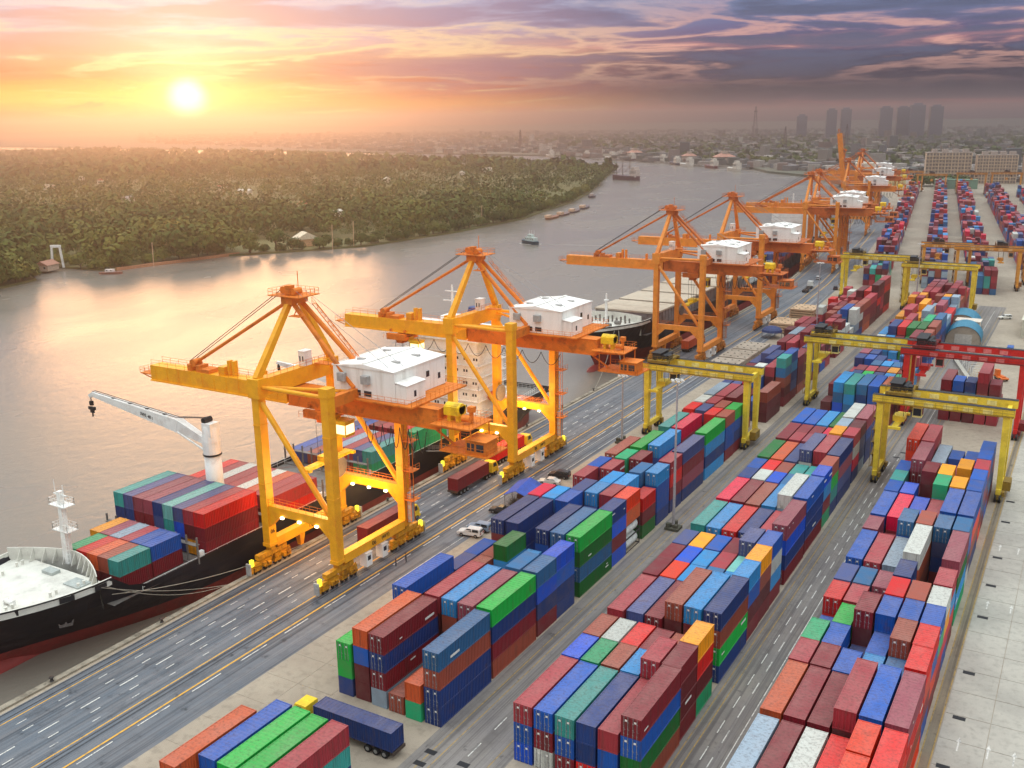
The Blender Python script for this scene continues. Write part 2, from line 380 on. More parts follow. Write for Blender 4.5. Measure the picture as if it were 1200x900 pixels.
# drain covers and arrows
dm = MB().box(-.75, -.42, 0, .75, .42, .012).mesh('drain_cover', M_black)
SPL = [(-8.6, 206.7), (-8.5, 195.1), (-8.3, 177.4), (-8.2, 165.4), (-8.2, 153.3), (-8.1, 135.4), (-7.9, 123.4), (-8.3, 112)]
for i, (x, y) in enumerate(SPL[::-1]):
    tag(link('drain_cover', dm, None, (x, y, .062)), 'black drain cover on the concrete service road, %s from the bottom edge' % NTH[i+1], 'drain cover', 'drain covers down the service road')
for i, (x, y) in enumerate(((-62.6, 84.9), (-62.5, 82.4), (-57.8, 84.8), (-60.3, 240), (-60.0, 237), (-58, 233.5), (-57, 231), (-55.6, 228), (-33, 224), (-32, 228), (-31.2, 232), (-30.6, 236))):
    tag(link('drain_cover', dm, None, (x, y, .009)), 'square drain cover, %s of those %s' % ((NTH[i+1], 'in front of the left block') if i < 3 else (NTH[i-2], 'in the lane behind the first yellow yard crane') if i < 8 else (NTH[i-7], 'in the lane behind the nearest yellow yard crane')), 'drain cover', 'drain covers at the stack ends')
am = MB().add([(-.09, 0, 0), (.09, 0, 0), (.09, 2.0, 0), (-.09, 2.0, 0), (-.3, 2.0, 0), (.3, 2.0, 0), (0, 3.1, 0)], [(0, 1, 2, 3), (4, 5, 6)]).mesh('lane_arrow', M_white)
for x, y in ((-8.3, 180.5), (-5.4, 180.5), (-8.0, 156.5), (-4.7, 156.5), (-7.3, 116), (-4.0, 116), (-1.2, 116)):
    link('lane_arrow', am, pave, (x, y, .0625))
# ------------------------------------------------------------------ shipping containers
PAL = dict(m=(128,42,54), M=(98,34,42), r=(214,52,50), R=(172,72,82), o=(232,84,40), O=(206,108,70), y=(244,164,20), b=(30,98,172), n=(36,66,118), B=(28,96,200),
           l=(66,154,208), s=(58,110,150), t=(70,156,150), j=(44,164,118), g=(0,176,64), G=(26,108,52), w=(206,208,200), e=(156,172,186), p=(222,40,92), v=(80,90,132), k=(158,88,72), q=(156,84,98), c=(130,190,184))
CN = dict(m='maroon', M='dark maroon', r='bright red', R='rose red', o='orange red', O='faded orange', y='yellow', b='blue', n='navy', B='vivid blue', l='light blue', s='steel blue',
          t='teal', j='jade green', g='bright green', G='dark green', w='white', e='silver grey', p='pink red', v='violet grey', k='brown', q='mauve', c='pale aqua')
CW, CH = 2.44, 2.6
def corr(mb, x0, y0, x1, y1, z0, z1, nx, ny, pitch=.36, amp=.04, mi=0):
    """trapezoid corrugated panel from (x0,y0) to (x1,y1), bulging along (nx,ny)"""
    L_ = math.hypot(x1-x0, y1-y0); k = max(2, int(round(L_/pitch))); pts = []
    for i in range(k):
        a = i/k
        for f, d in ((0, 0), (.25, 0), (.5, 1), (.75, 1)): pts.append((a+f/k, d))
    pts.append((1, 0)); vs = []; fs = []
    for a, d in pts:
        X = x0+(x1-x0)*a+nx*amp*d; Y = y0+(y1-y0)*a+ny*amp*d; vs += [(X, Y, z0), (X, Y, z1)]
    for i in range(len(pts)-1): fs.append((2*i, 2*i+2, 2*i+3, 2*i+1))
    mb.add(vs, fs, mi)
def cont_body(L_):
    mb = MB(); W2 = CW/2; H = CH-.015; p = .12
    for x in (-W2, W2-p):
        for y in (0, L_-p): mb.box(x, y, 0, x+p, y+p, H)
        mb.box(x, p, 0, x+p, L_-p, .14); mb.box(x, p, H-.09, x+p, L_-p, H)
    for y in (0, L_-p): mb.box(-W2+p, y, 0, W2-p, y+p, .14); mb.box(-W2+p, y, H-.11, W2-p, y+p, H)
    for x in (-W2-.008, W2-.162):
        for y in (-.008, L_-.162):
            for z in (0, H-.11): mb.box(x, y, z, x+.17, y+.17, z+.118, 1)
    corr(mb, -W2+.07, L_-p, -W2+.07, p, .14, H-.09, -1, 0); corr(mb, W2-.07, p, W2-.07, L_-p, .14, H-.09, 1, 0)
    corr(mb, -W2+p, .07, W2-p, .07, .14, H-.11, 0, -1); corr(mb, W2-p, L_-.07, -W2+p, L_-.07, .14, H-.11, 0, 1)
    # corrugated roof
    k = int(L_/.6); vs = []; fs = []; pts = []
    for i in range(k):
        for f, d in ((0, 0), (.3, 0), (.45, 1), (.85, 1)): pts.append((p+(L_-2*p)*(i+f)/k, d))
    pts.append((L_-p, 0))
    for y, d in pts: vs += [(-W2+p*.8, y, H-.045+.03*d), (W2-p*.8, y, H-.045+.03*d)]
    for i in range(len(pts)-1): fs.append((2*i, 2*i+1, 2*i+3, 2*i+2))
    mb.add(vs, fs)
    mb.add([(-W2+p, p, .13), (W2-p, p, .13), (W2-p, L_-p, .13), (-W2+p, L_-p, .13)], [(3, 2, 1, 0)])
    return mb
M_galv = pm('galvanised', (150, 150, 152), .5, .3, var=.2, scale=6, dirt=(110, 80, 60))
ME_B = {2: cont_body(6.06).mesh('container_20', [MATS['cont'], MATS['cont']]), 4: cont_body(12.19).mesh('container_40', [MATS['cont'], MATS['cont']])}
def door_mesh():
    mb = MB(); mb.box(0, -.035, .16, 1.06, .02, CH-.14)
    for z in (.75, 1.3, 1.85): mb.box(.03, -.05, z-.02, 1.03, -.034, z+.02)
    for x in (.26, .74):
        mb.box(x-.022, -.09, .06, x+.022, -.046, CH-.06, 1)
        for z in (.45, 1.1, 1.9): mb.box(x-.07, -.08, z-.035, x+.07, -.034, z+.035, 1)
        mb.box(x-.02, -.10, .95, x+.2, -.075, .99, 1)
    mb.box(.36, -.04, 1.95, .64, -.0345, 2.2, 2)
    return mb
M_plate = pm('white_marking', (222, 220, 214), .6, var=.1)
ME_D = door_mesh().mesh('door', [MATS['cont'], M_galv, M_plate])
ME_PL = [MB().box(0, -.35*a, 0, .012, .35*a, b).mesh('marking', M_plate) for a, b in ((.8, .16), (1.6, .2), (3, .34))]
def container(kind, x, y, z, col, label, doors=False, rot=0.0, group='containers stacked in the yard', mark=False, parent=None):
    o = link('shipping_container', ME_B[kind], None, (x+CW/2, y, z)); o.rotation_euler = (0, 0, rot)
    tag(o, label, 'container', group)
    c = lin(PAL[col]); f = random.uniform(.9, 1.1); o.color = (*[min(1, v_*f) for v_ in c], 1)
    if doors:
        for s in (-1, 1):
            d = link('door', ME_D, o, (0, .07 if False else -.005, 0)); d.color = o.color
            d.location.x = -1.08 if s < 0 else .02
    if mark:
        L_ = 12.19 if kind == 4 else 6.06
        for k in range(random.choice((1, 2))):
            q = link('marking', random.choice(ME_PL), o, (CW/2+.004, L_*random.choice((.12, .3, .5, .84)), random.choice((.7, 1.2, 1.7))))
    return o
ORD = ['zeroth', 'first', 'second', 'third', 'fourth', 'fifth', 'sixth', 'seventh', 'eighth', 'ninth', 'tenth', 'eleventh', 'twelfth', 'thirteenth', 'fourteenth', 'fifteenth', 'sixteenth',
       'seventeenth', 'eighteenth', 'nineteenth', 'twentieth']
# block: name, x of first row, row pitch;  rows: (row, y, kind 2|4, colours from the top down; ? = any)
import colorsys
def _sat(c):
    h, s, v = colorsys.rgb_to_hsv(*[q/255 for q in c]); s = min(1, s*1.22) if s > .12 else s
    return tuple(255*q for q in colorsys.hsv_to_rgb(h, s, v*.97))
PAL = {k: _sat(v) for k, v in PAL.items()}
BL = {1: ('left yard block', -80.9, 2.83), 2: ('middle yard block', -53.0, 2.75), 3: ('right yard block', -27.2, 2.74)}
ST = {1: [], 2: [], 3: []}
def rows(b, txt):
    for ln in txt.strip().splitlines():
        f = ln.split(); r = int(f[0])
        for it in f[1:]:
            y, k, c = it.split(':'); ST[b].append([r, float(y), int(k), c])
rows(1, """
1 89.6:2:ggn 95.8:2:mkb 102.3:4:bMmn 115.2:2:vbm 121.3:2:bmn 129.8:4:nmmk 142.5:2:prmk 148.6:2:bnm
2 89.7:4:ObMM 102.3:4:nm 115.6:2:kmb 121.8:2:kmn 129.8:4:nnbm 142.5:2:lbmn 148.6:2:n 154.6:2:Rmmk 160.8:2:bnmm 169.0:4:kmMm 184:4:mb 198.2:4:tGG 212.5:2:kOm
3 89.5:4:mnme 102.3:4:RMMm 115:2:km 120.9:2:Glbn 129.8:4:n 142:2:bnmm 147.9:2:vnmb 154.3:2:mk 160.5:2:Rmmk 167.4:2:jgmn 175:4:gmmk 190.4:4:twnm 205.6:2:rmmn 212.6:2:wmbn 219.5:4:ebmn
4 89.5:4:k 102.3:4:lkMm 120.7:2:lbm 115:2:mn 129.6:4:nbmk 142:2:nbm 147.8:2:lbmn 154.0:2:lbnm 161:2:mk 168.0:2:mRbn 177.6:4:lbmm 190.9:4:pRmM 205.6:2:vmbn 212.6:2:Rkmn 219.5:4:Rmmk
5 89.3:2:Oj 95.6:2:m 102.1:4:qmMm 115.2:2:sbnm 121.4:2:nb 129.5:4:sbnm 142:2:bnm 147.8:2:Rmkb 154.0:2:lBnm 161.3:2:snmk 168:2:nm 176.5:4:pRm 190:4:vM 203.4:2:rmbn 210:2:kMnm 219:4:mMMk
6 89.6:4:sknn 102.5:4:gnmk 115.4:2:sBnm 121.5:2:Bbnn 129.6:4:gGsG 141.9:2:nBmB 148.1:2:oOXX 155.6:2:rmG 162.5:2:lbbn 169.4:2:Rrmn 176.2:4:vmqn 189.8:4:glnl 203.2:2:kbbm 209.6:2:gbnm 236:4:kMM
5 236:4:bn
4 236:4:MM
3 236:4:R
""")
rows(2, """
1 88.6:4:RbB 101.1:2:BnM 107.4:2:kmb 115.3:4:RmM 128.1:2:mMb 134.2:2:mkb 140.6:2:vsn 149.4:4:tsn 162.7:4:pmk 175.2:2:nMb 181.3:2:bnm 188.6:4:GGm 202.2:2:mRb 208.3:2:mRm 215.6:4:bnb
2 88.6:4:bmw 101.2:2:jtm 107.4:2:wek 115.8:4:vnM 128.4:2:omb 134.4:2:Bbn 140.7:2:yOm 149.3:4:lbm 162.7:4:mMk 175.4:2:wsm 181.2:2:rRk 188.5:4:Okm 202.2:2:RmM 208.3:2:mkb 215.3:4:bnn
3 88.7:4:tbm 101.4:2:kmM 107.4:2:rmk 115.8:4:mMk 128.2:2:lbn 134.4:2:lbm 140.9:2:bnm 149.3:4:rRm 162.5:4:kmR 175.2:2:Bbn 181.2:2:kRm 188.4:4:vnm 202.2:2:qmb 208.3:2:mRn 215.4:4:lbB
4 88.7:4:nnr 101.2:2:lbk 107.2:2:mkM 116.2:4:kMGm 128.9:2:slb 135.0:2:Rmk 140.7:2:mMk 149.5:4:nbv 163.0:4:lbn 175.2:2:sbt 181.2:2:tsn 189.0:4:vwsn 202.2:2:pmb 208.3:2:pRm 215.5:4:Ggn
5 88.7:4:RbM 101.0:2:RMMk 107.2:2:kmM 116.2:4:lmkM 128.5:2:lbm 134.4:2:ctm 140.6:2:vsnb 149.5:4:Rmb 162.9:4:wekm 175.4:2:tbn 181.4:2:tsb 189.0:4:Rmkm 202.4:2:ymkb 208.4:2:evnm 215.6:4:wekn
6 88.8:4:mbGk 101.0:2:mMMm 107.2:2:yrMj 116.3:4:nkgn 128.5:2:lbMm 134.3:2:ykMm 140.7:2:bwlm 149.6:4:qBnm 162.9:4:bnnm 175.6:2:Blmj 181.7:2:kgtn 188.4:4:nqvn 202.4:2:Rwpn 208.5:2:Mvne 215.8:4:qbnn
""")
rows(3, """
1 88.2:4:emb 101.6:4:Okm 114.2:2:Rkm 120.2:2:jtb 126.5:2:bn 133.3:2:rrm 139.9:2:vnb 148.4:4:bnm 161.3:2:qRm 168.3:4:bnb 181:2:bsm 187.2:2:tjb 193.4:2:bbn 206.0:4:ooMm
2 88.3:4:mRb 101.6:4:mMk 114.2:2:mRb 120.2:2:bnm 126.5:2:gGm 133.4:2:Rqm 139.9:2:sbn 148.1:4:Rmk 161:2:mk 168.2:4:pRm 181:2:Bnm 187:2:Mb 193.2:4:qmMk 206.2:4:RmMk
3 88.3:4:web 101.5:4:mRm 114.0:2:bnm 120.2:2:ns 126.2:2:mMRk 133.2:2:vB 139.9:2:qmb 148:4:ewk 160.7:2:sbnm 168:4:Bnm 181:2:mq 187:2:mMkb 193.2:2:mR 201.2:4:ewn
4 88.3:4:rom 101.6:4:RMnk 114.2:2:lsb 120.2:2:bnm 126.3:2:bsnm 133.0:2:rRmk 139.6:2:nvbm 148.4:4:wOkm 161.0:2:kRmb 168:4:Rmk 180.8:2:jtGm 187:2:yOkm 193.2:2:qRm 204.7:2:bnm 211:2:b
5 88.2:2:orkm 94.6:2:oRmb 101.5:4:bnmb 114.6:2:snm 120.7:2:kmMb 126.2:2:bsnm 133.1:2:kOmb 139.9:4:m 148.5:4:rmMm 160.6:2:svnm 168.0:4:bnbm 181:2:yomk 191.8:2:yOkm 197.9:2:mk 205.4:2:bnm 211.6:2:nb
6 88.3:4:rokm 101.4:4:qrko 114.3:2:romb 120.5:2:rbom 126.2:2:bjrm 132.7:2:wypb 139.3:2:Rlrm 148.4:4:qGlj 160.9:2:sbMw 168.0:4:bokn 180.6:2:bsmo 186.8:2:bqnm 193.0:2:Rvmb 199.4:2:bnsm 205.5:2:bqnm
""")
FILL = {1: 'mmmmRRMkkbnnvsbtejrw', 2: 'mmMRRkkqbnbslltjyrew', 3: 'mMRkrbn'}
rnd = random.Random(11)
def pick(b): return rnd.choice(FILL[b])
# the far parts of the three rows of blocks
def fill(b, y0, y1, hs, skip=.0, front='', rows_=range(1, 7), pal=None):
    y = y0; first = True
    while y < y1-6:
        k = 4 if rnd.random() < .42 and y+12.3 < y1 else 2
        n = 1 if k == 4 else 2
        for r in rows_:
            for j in range(n):
                yy = y+j*6.25
                if rnd.random() < skip or yy+6 > y1: continue
                h = rnd.choice(hs); ST[b].append([r, yy+rnd.uniform(-.15, .15), k, ''.join(rnd.choice(pal or FILL[b]) for _ in range(h))])
        y += 12.85 if rnd.random() < .8 else 13.6
rows(1, """
1 250:4:nm 263:4:mb 276:4:vm 289:2:pm
2 250:2:vm 257:2:eb 264:2:pR 271:2:mb 278:4:vnb 295:4:mmM 308:4:ebn
3 251:2:pmb 258:2:Rm 265:2:mb 272:4:nbm 286:2:bm 295:4:Rmk 308:4:mRM
4 249.8:2:wbbb 256.2:2:mRb 263:4:vnb 277:4:nbm 292:2:mk 300:4:mRmM 313:2:mmk
5 252.0:2:RMMm 258.4:2:Rmbn 266:4:mRk 281:2:lRb 288:2:mmn 300:4:mRmk 313:2:mRM
6 252.2:2:tskMm 258.6:2:blnvm 266:4:mMMk 279.5:4:vnbm 293:2:mRb 299.6:2:MmR
""")
fill(1, 314, 345, (2, 3, 3), rows_=(1, 2, 3), pal='mRbMnmpw'); fill(1, 314, 345, (2, 3, 4), rows_=(4, 5, 6), pal='mwkRbRm')
rows(1, """
1 376:2:rmM
2 376:2:lsb 382:2:mR
4 343:4:vnn 357:2:mbn 364:2:yRm 371:2:kRm
5 343:4:bsnm 357:2:nvm 364:2:ykm 371:2:mmk
6 343.2:2:wwen 349.4:2:kwMn 356:4:kmkO 369:4:RmmM
""")
fill(1, 357, 412, (2, 3), rows_=(1, 2, 3), skip=.3, pal='RkmswR'); fill(1, 384, 412, (3, 4, 5), rows_=(4, 5), pal='RRmrM'); fill(1, 383, 412, (5, 5), rows_=(6,), pal='RrmM')
rows(2, """
1 244:2:Mj 252:4:mMn 265:4:qm
2 244.4:4:lsBB 257:2:Gvm 264:2:nsm 270.5:2:mRM
3 243.6:4:tlsn 257:2:jgm 264:2:gjm 270.5:2:RmM
4 238.5:2:jt 244.6:4:snbm 257:2:qmM 264:2:nvm 271:2:mbk
5 244.4:4:bbnB 257:2:yOm 264:2:lsb 271:2:yko
6 244.2:4:OmMk 257:2:mwk 264:2:jtm 271:2:kmM
""")
fill(2, 278, 300, (2, 3), pal='mRbnlkqs')
rows(2, """
1 307.5:4:wen 320.5:4:lsb 334:2:vn 341:2:mRv
2 307:2:lsb 313.6:2:lss 321:4:nvnm 334:4:rRm
3 307:2:lb 313.6:2:mRm 321:4:rmkm 334:4:RRkm
4 307:4:GGm 320.5:4:GjGm 334:4:jcw
5 307:4:mkRn 321:4:GGjm 334:4:jcGn
6 309:4:kmnb 325:4:knvb 339:4:sbnv
""")
fill(2, 352, 392, (3, 4), pal='mRyRkswrqye'); fill(2, 392, 430, (3, 4, 4), rows_=(2, 3, 4, 5, 6), pal='RRmrMqk')
# stacks across the cross lane behind the right block
rows(3, """
1 262:4:mMRm
2 262:2:bnlm 268.5:2:bs
3 262:2:nsRM 268.5:2:vb
4 262:4:RmkMR
5 262:2:mMrR 268.5:2:mR
""")
for s in ST[3]:
    if s[1] > 255: s[1] -= 3
def sx(b, r, y): return BL[b][1]+(r-1)*BL[b][2]-.012*(y-88.8)
LEN = {2: 6.06, 4: 12.19}
def occ(b, r, y0, y1, t):
    return any(s[0] == r and s[1] < y1 and s[1]+LEN[s[2]] > y0 and len(s[3]) > t for s in ST[b])
cands = []
for b in ST:
    for r in range(1, 7):
        lst = sorted([s for s in ST[b] if s[0] == r], key=lambda s: s[1]); good = []; last = -1e9
        for s in lst:
            if s[1] < last+.02: s[1] = last+.05 if last-s[1] < 2.5 else None
            if s[1] is None: ST[b].remove(s); continue
            last = s[1]+LEN[s[2]]; good.append(s)
        for i, s in enumerate(good):
            y0, y1 = s[1], s[1]+LEN[s[2]]; n = len(s[3]); x = sx(b, r, y0)
            for t in range(n):
                col = s[3][n-1-t]
                top = t == n-1
                right = not (occ(b, r+1, y0, (y0+y1)/2, t) and occ(b, r+1, (y0+y1)/2, y1, t)) if r < 6 else True
                front = not occ(b, r, y0-1.9, y0-.3, t)
                left = r == 1 or not occ(b, r-1, y0, y1, t)
                d2 = x*x+y0*y0+55*55
                area = (top*LEN[s[2]]*CW*.45 + right*LEN[s[2]]*CH*(.35 if x < -20 else .15) + front*CW*CH*.8)/d2
                area *= 50 if col == 'X' else 1
                cands.append(dict(b=b, r=r, i=i+1, n=n, t=t, y=y0, x=x, k=s[2], c=col, area=area, front=front, right=right, top=top))
cands.sort(key=lambda c: -c['area'])
NSHIP = 80
near, far = cands[:300-NSHIP], cands[300-NSHIP:]
def tier(c):
    f = c['n']-1-c['t']
    if f == 0: return 'topmost'
    if c['t'] == 0: return 'at the foot'
    return ('second from the top', 'third from the top', 'fourth from the top')[f-1]
def farbox(mb, cl, x, y, z, k, col, a=0.0):
    L_ = LEN[k]; ca_, sa_ = math.cos(a), math.sin(a); vs = []
    for zz in (z, z+CH-.03):
        for (u_, v_) in ((0, 0), (CW, 0), (CW, L_), (0, L_)): vs.append((x+u_*ca_-v_*sa_, y+u_*sa_+v_*ca_, zz))
    mb.add(vs, [(0,3,2,1),(4,5,6,7),(0,1,5,4),(1,2,6,5),(2,3,7,6),(3,0,4,7)])
    c = lin(PAL[col]) if isinstance(col, str) else lin(col); f = rnd.uniform(.8, 1.15); cl.extend([tuple(min(1, q*f) for q in c)]*6)
def colmesh(mb, cl, name, mat=None):
    me = mb.mesh(name, mat or MATS['vcol']); a = me.attributes.new('Col', 'FLOAT_COLOR', 'FACE')
    flat = []
    for c in cl: flat += [*c, 1]
    a.data.foreach_set('color', flat); return me
def tank_container(x, y, z, label):
    o = thing('tank_container', label, 'tank container', (x+CW/2, y, z), 0, 'containers stacked in the yard')
    mb = MB(); W2 = CW/2
    for xx in (-W2, W2-.12):
        for yy in (0, 5.94): mb.box(xx, yy, 0, xx+.12, yy+.12, CH-.02)
        mb.box(xx, .12, 0, xx+.1, 5.94, .12); mb.box(xx, .12, CH-.12, xx+.1, 5.94, CH-.02)
    for yy in (0, 5.94):
        mb.box(-W2+.12, yy, 0, W2-.12, yy+.12, .14); mb.box(-W2+.12, yy, CH-.14, W2-.12, yy+.12, CH-.02)
        mb.beam((-W2+.1, yy+.06, .1), (W2-.1, yy+.06, CH-.1), .07, .07)
    mb.build('frame', pm('dark_frame', (60, 56, 60), .6), o)
    t = MB(); n = 18; ring = [(.4, .35), (1.0, .5), (1.12, .9), (1.12, 5.2), (1.0, 5.6), (.4, 5.75)]; vs = []; fs = []
    for r_, yy in ring:
        for i in range(n): vs.append((r_*math.cos(6.2832*i/n), yy, 1.3+r_*math.sin(6.2832*i/n)))
    for j in range(len(ring)-1):
        for i in range(n): fs.append((j*n+i, j*n+(i+1) % n, (j+1)*n+(i+1) % n, (j+1)*n+i))
    fs += [tuple(range(n)), tuple(range(len(ring)*n-1, (len(ring)-1)*n-1, -1))]
    t.add(vs, fs).build('tank', pm('tank_white', (214, 214, 210), .4, dirt=(150, 140, 130)), o, smooth=True)
seen = {}
for c in near:
    z = c['t']*CH+.03
    if c['c'] == 'X':
        tank_container(c['x'], c['y'], z, 'white tank in dark frame, %s of the pair under an orange container' % ('upper' if c['t'] else 'lower')); continue
    size = 'long' if c['k'] == 4 else 'short'
    row = ('row nearest the quay', 'second row from quay', 'third row from quay', 'fourth row from quay', 'fifth row from quay', 'row farthest from quay')[c['r']-1]
    lab = '%s %s container, %s, %s stack, %s, %s' % (CN[c['c']], size, tier(c), ORD[min(c['i'], 20)], row, BL[c['b']][0].replace(' yard', ''))
    lab = lab.replace('third from the top', 'third down').replace('second from the top', 'second down').replace('fourth from the top', 'fourth down').replace('at the foot', 'bottom')
    dist = math.hypot(c['x'], c['y'])
    container(c['k'], c['x'], c['y'], z, c['c'], lab, doors=c['front'] and dist < 230 and rnd.random() < .72, group='containers stacked in the yard', mark=c['right'] and dist < 190 and rnd.random() < .32)
mb = MB(); cl = []
for c in far: farbox(mb, cl, c['x'], c['y'], c['t']*CH+.03, c['k'], c['c'] if c['c'] != 'X' else 'w')
# distant blocks, running with the bend of the quay
def dblock(x460, w_rows, y0, y1, hs, pal, gap=.08, sl=-.131):
    y = y0; a = math.atan(.131)
    while y < y1:
        k = rnd.choice((2, 2, 4))
        for r in range(w_rows):
            if rnd.random() < gap: continue
            h = rnd.choice(hs)
            for t in range(h):
                if t < h-1 and 0 < r < w_rows-1 and y > y0+5 and rnd.random() < .6: continue
                farbox(mb, cl, x460+sl*(y-460)+r*2.62, y, t*CH+.03, k, rnd.choice(pal), a)
        y += (LEN[k]+.6)
        if rnd.random() < .05: y += 9
PF = 'mmRRRMkqpbnvswrmRlq'
dblock(-88.6, 4, 461, 500, (3, 4), 'mRntwmvjMk'); dblock(-88.6, 4, 515, 1060, (2, 3, 4), PF, .12)
dblock(-64, 4, 464, 560, (3, 4, 4), 'vvmnMsbek'); dblock(-64, 4, 566, 1125, (2, 3, 4), PF, .1)
dblock(-44.6, 4, 458, 540, (3, 4, 4), 'mMvntwsRm'); dblock(-44.6, 4, 560, 1100, (2, 3, 4), PF, .1)
dblock(-20.6, 5, 540, 1060, (2, 3, 4), PF+'nnvb', .12); dblock(6, 5, 500, 1030, (2, 3, 4), PF+'nvbM', .12)
dblock(33, 5, 470, 1000, (2, 3, 4), PF+'nv', .12); dblock(60, 5, 440, 960, (2, 3), PF, .15)
stuff(link('stacked_containers', colmesh(mb, cl, 'stacked_containers')), 'hundreds of stacked shipping containers in maroon, blue and grey filling the far yard', 'containers')
# the corner block at the bottom of the frame
fc = [('Omk', 60.3, 'faded orange'), ('bnM', 63.2, 'blue'), ('gGb', 63.2, 'bright green'), ('gGn', 63.0, 'bright green'), ('Rtn', 63.2, 'rose red')]
where = ['at the quay road end of the bottom corner stacks', 'second from the quay road in the bottom corner stacks', 'third from the quay road in the bottom corner stacks', 'fourth from the quay road, between green and rose ones', 'farthest from the quay road in the bottom corner stacks']
for i, (cs, y, _) in enumerate(fc):
    for t in range(3):
        c_ = cs[2-t]
        container(4, -80.9+2.85*i, y, t*CH+.03, c_, '%s long container, %s, %s' % (CN[c_], ('bottom', 'middle', 'topmost')[t], where[i]), group='containers in the bottom corner stacks')
# ------------------------------------------------------------------ ship-to-shore gantry cranes
def crane_mats(tagn, col, edge):
    return dict(y=pm('crane_paint_'+tagn, col, .5, var=.13, scale=.6, dirt=edge, dirt_amt=.45), d=pm('crane_rust_'+tagn, edge, .7, var=.12, scale=.9, dirt=(120, 62, 30), dirt_amt=.5),
                w=pm('house_white', (246, 242, 236), .6, var=.05, scale=.7, dirt=(176, 164, 150), dirt_amt=.38, stretch=(1, 1, .12)), k=M_black, g=pm('window_dark', (40, 46, 58), .15, spec=.6), s=M_galv,
                a=pm('ac_grey', (170, 168, 166), .6), t=pm('crane_bogie_'+tagn, tuple(int(c*.82) for c in col), .6, var=.3, scale=1.5, dirt=(90, 50, 30), dirt_amt=.6), yy=pm('signal_yellow', (240, 196, 30), .5, dirt=(140, 90, 30)))
CMY = crane_mats('a', (250, 172, 24), (226, 124, 34)); CMO = crane_mats('b', (236, 144, 52), (206, 112, 48))
M_lamp = emis('lamp_glow', (1.0, .82, .45), 9.0)
M_cabglow = emis('cab_glow', (1.0, .72, .35), 2.2)
M_led = emis('beacon_yellow', (1.0, .85, .05), 1.6)
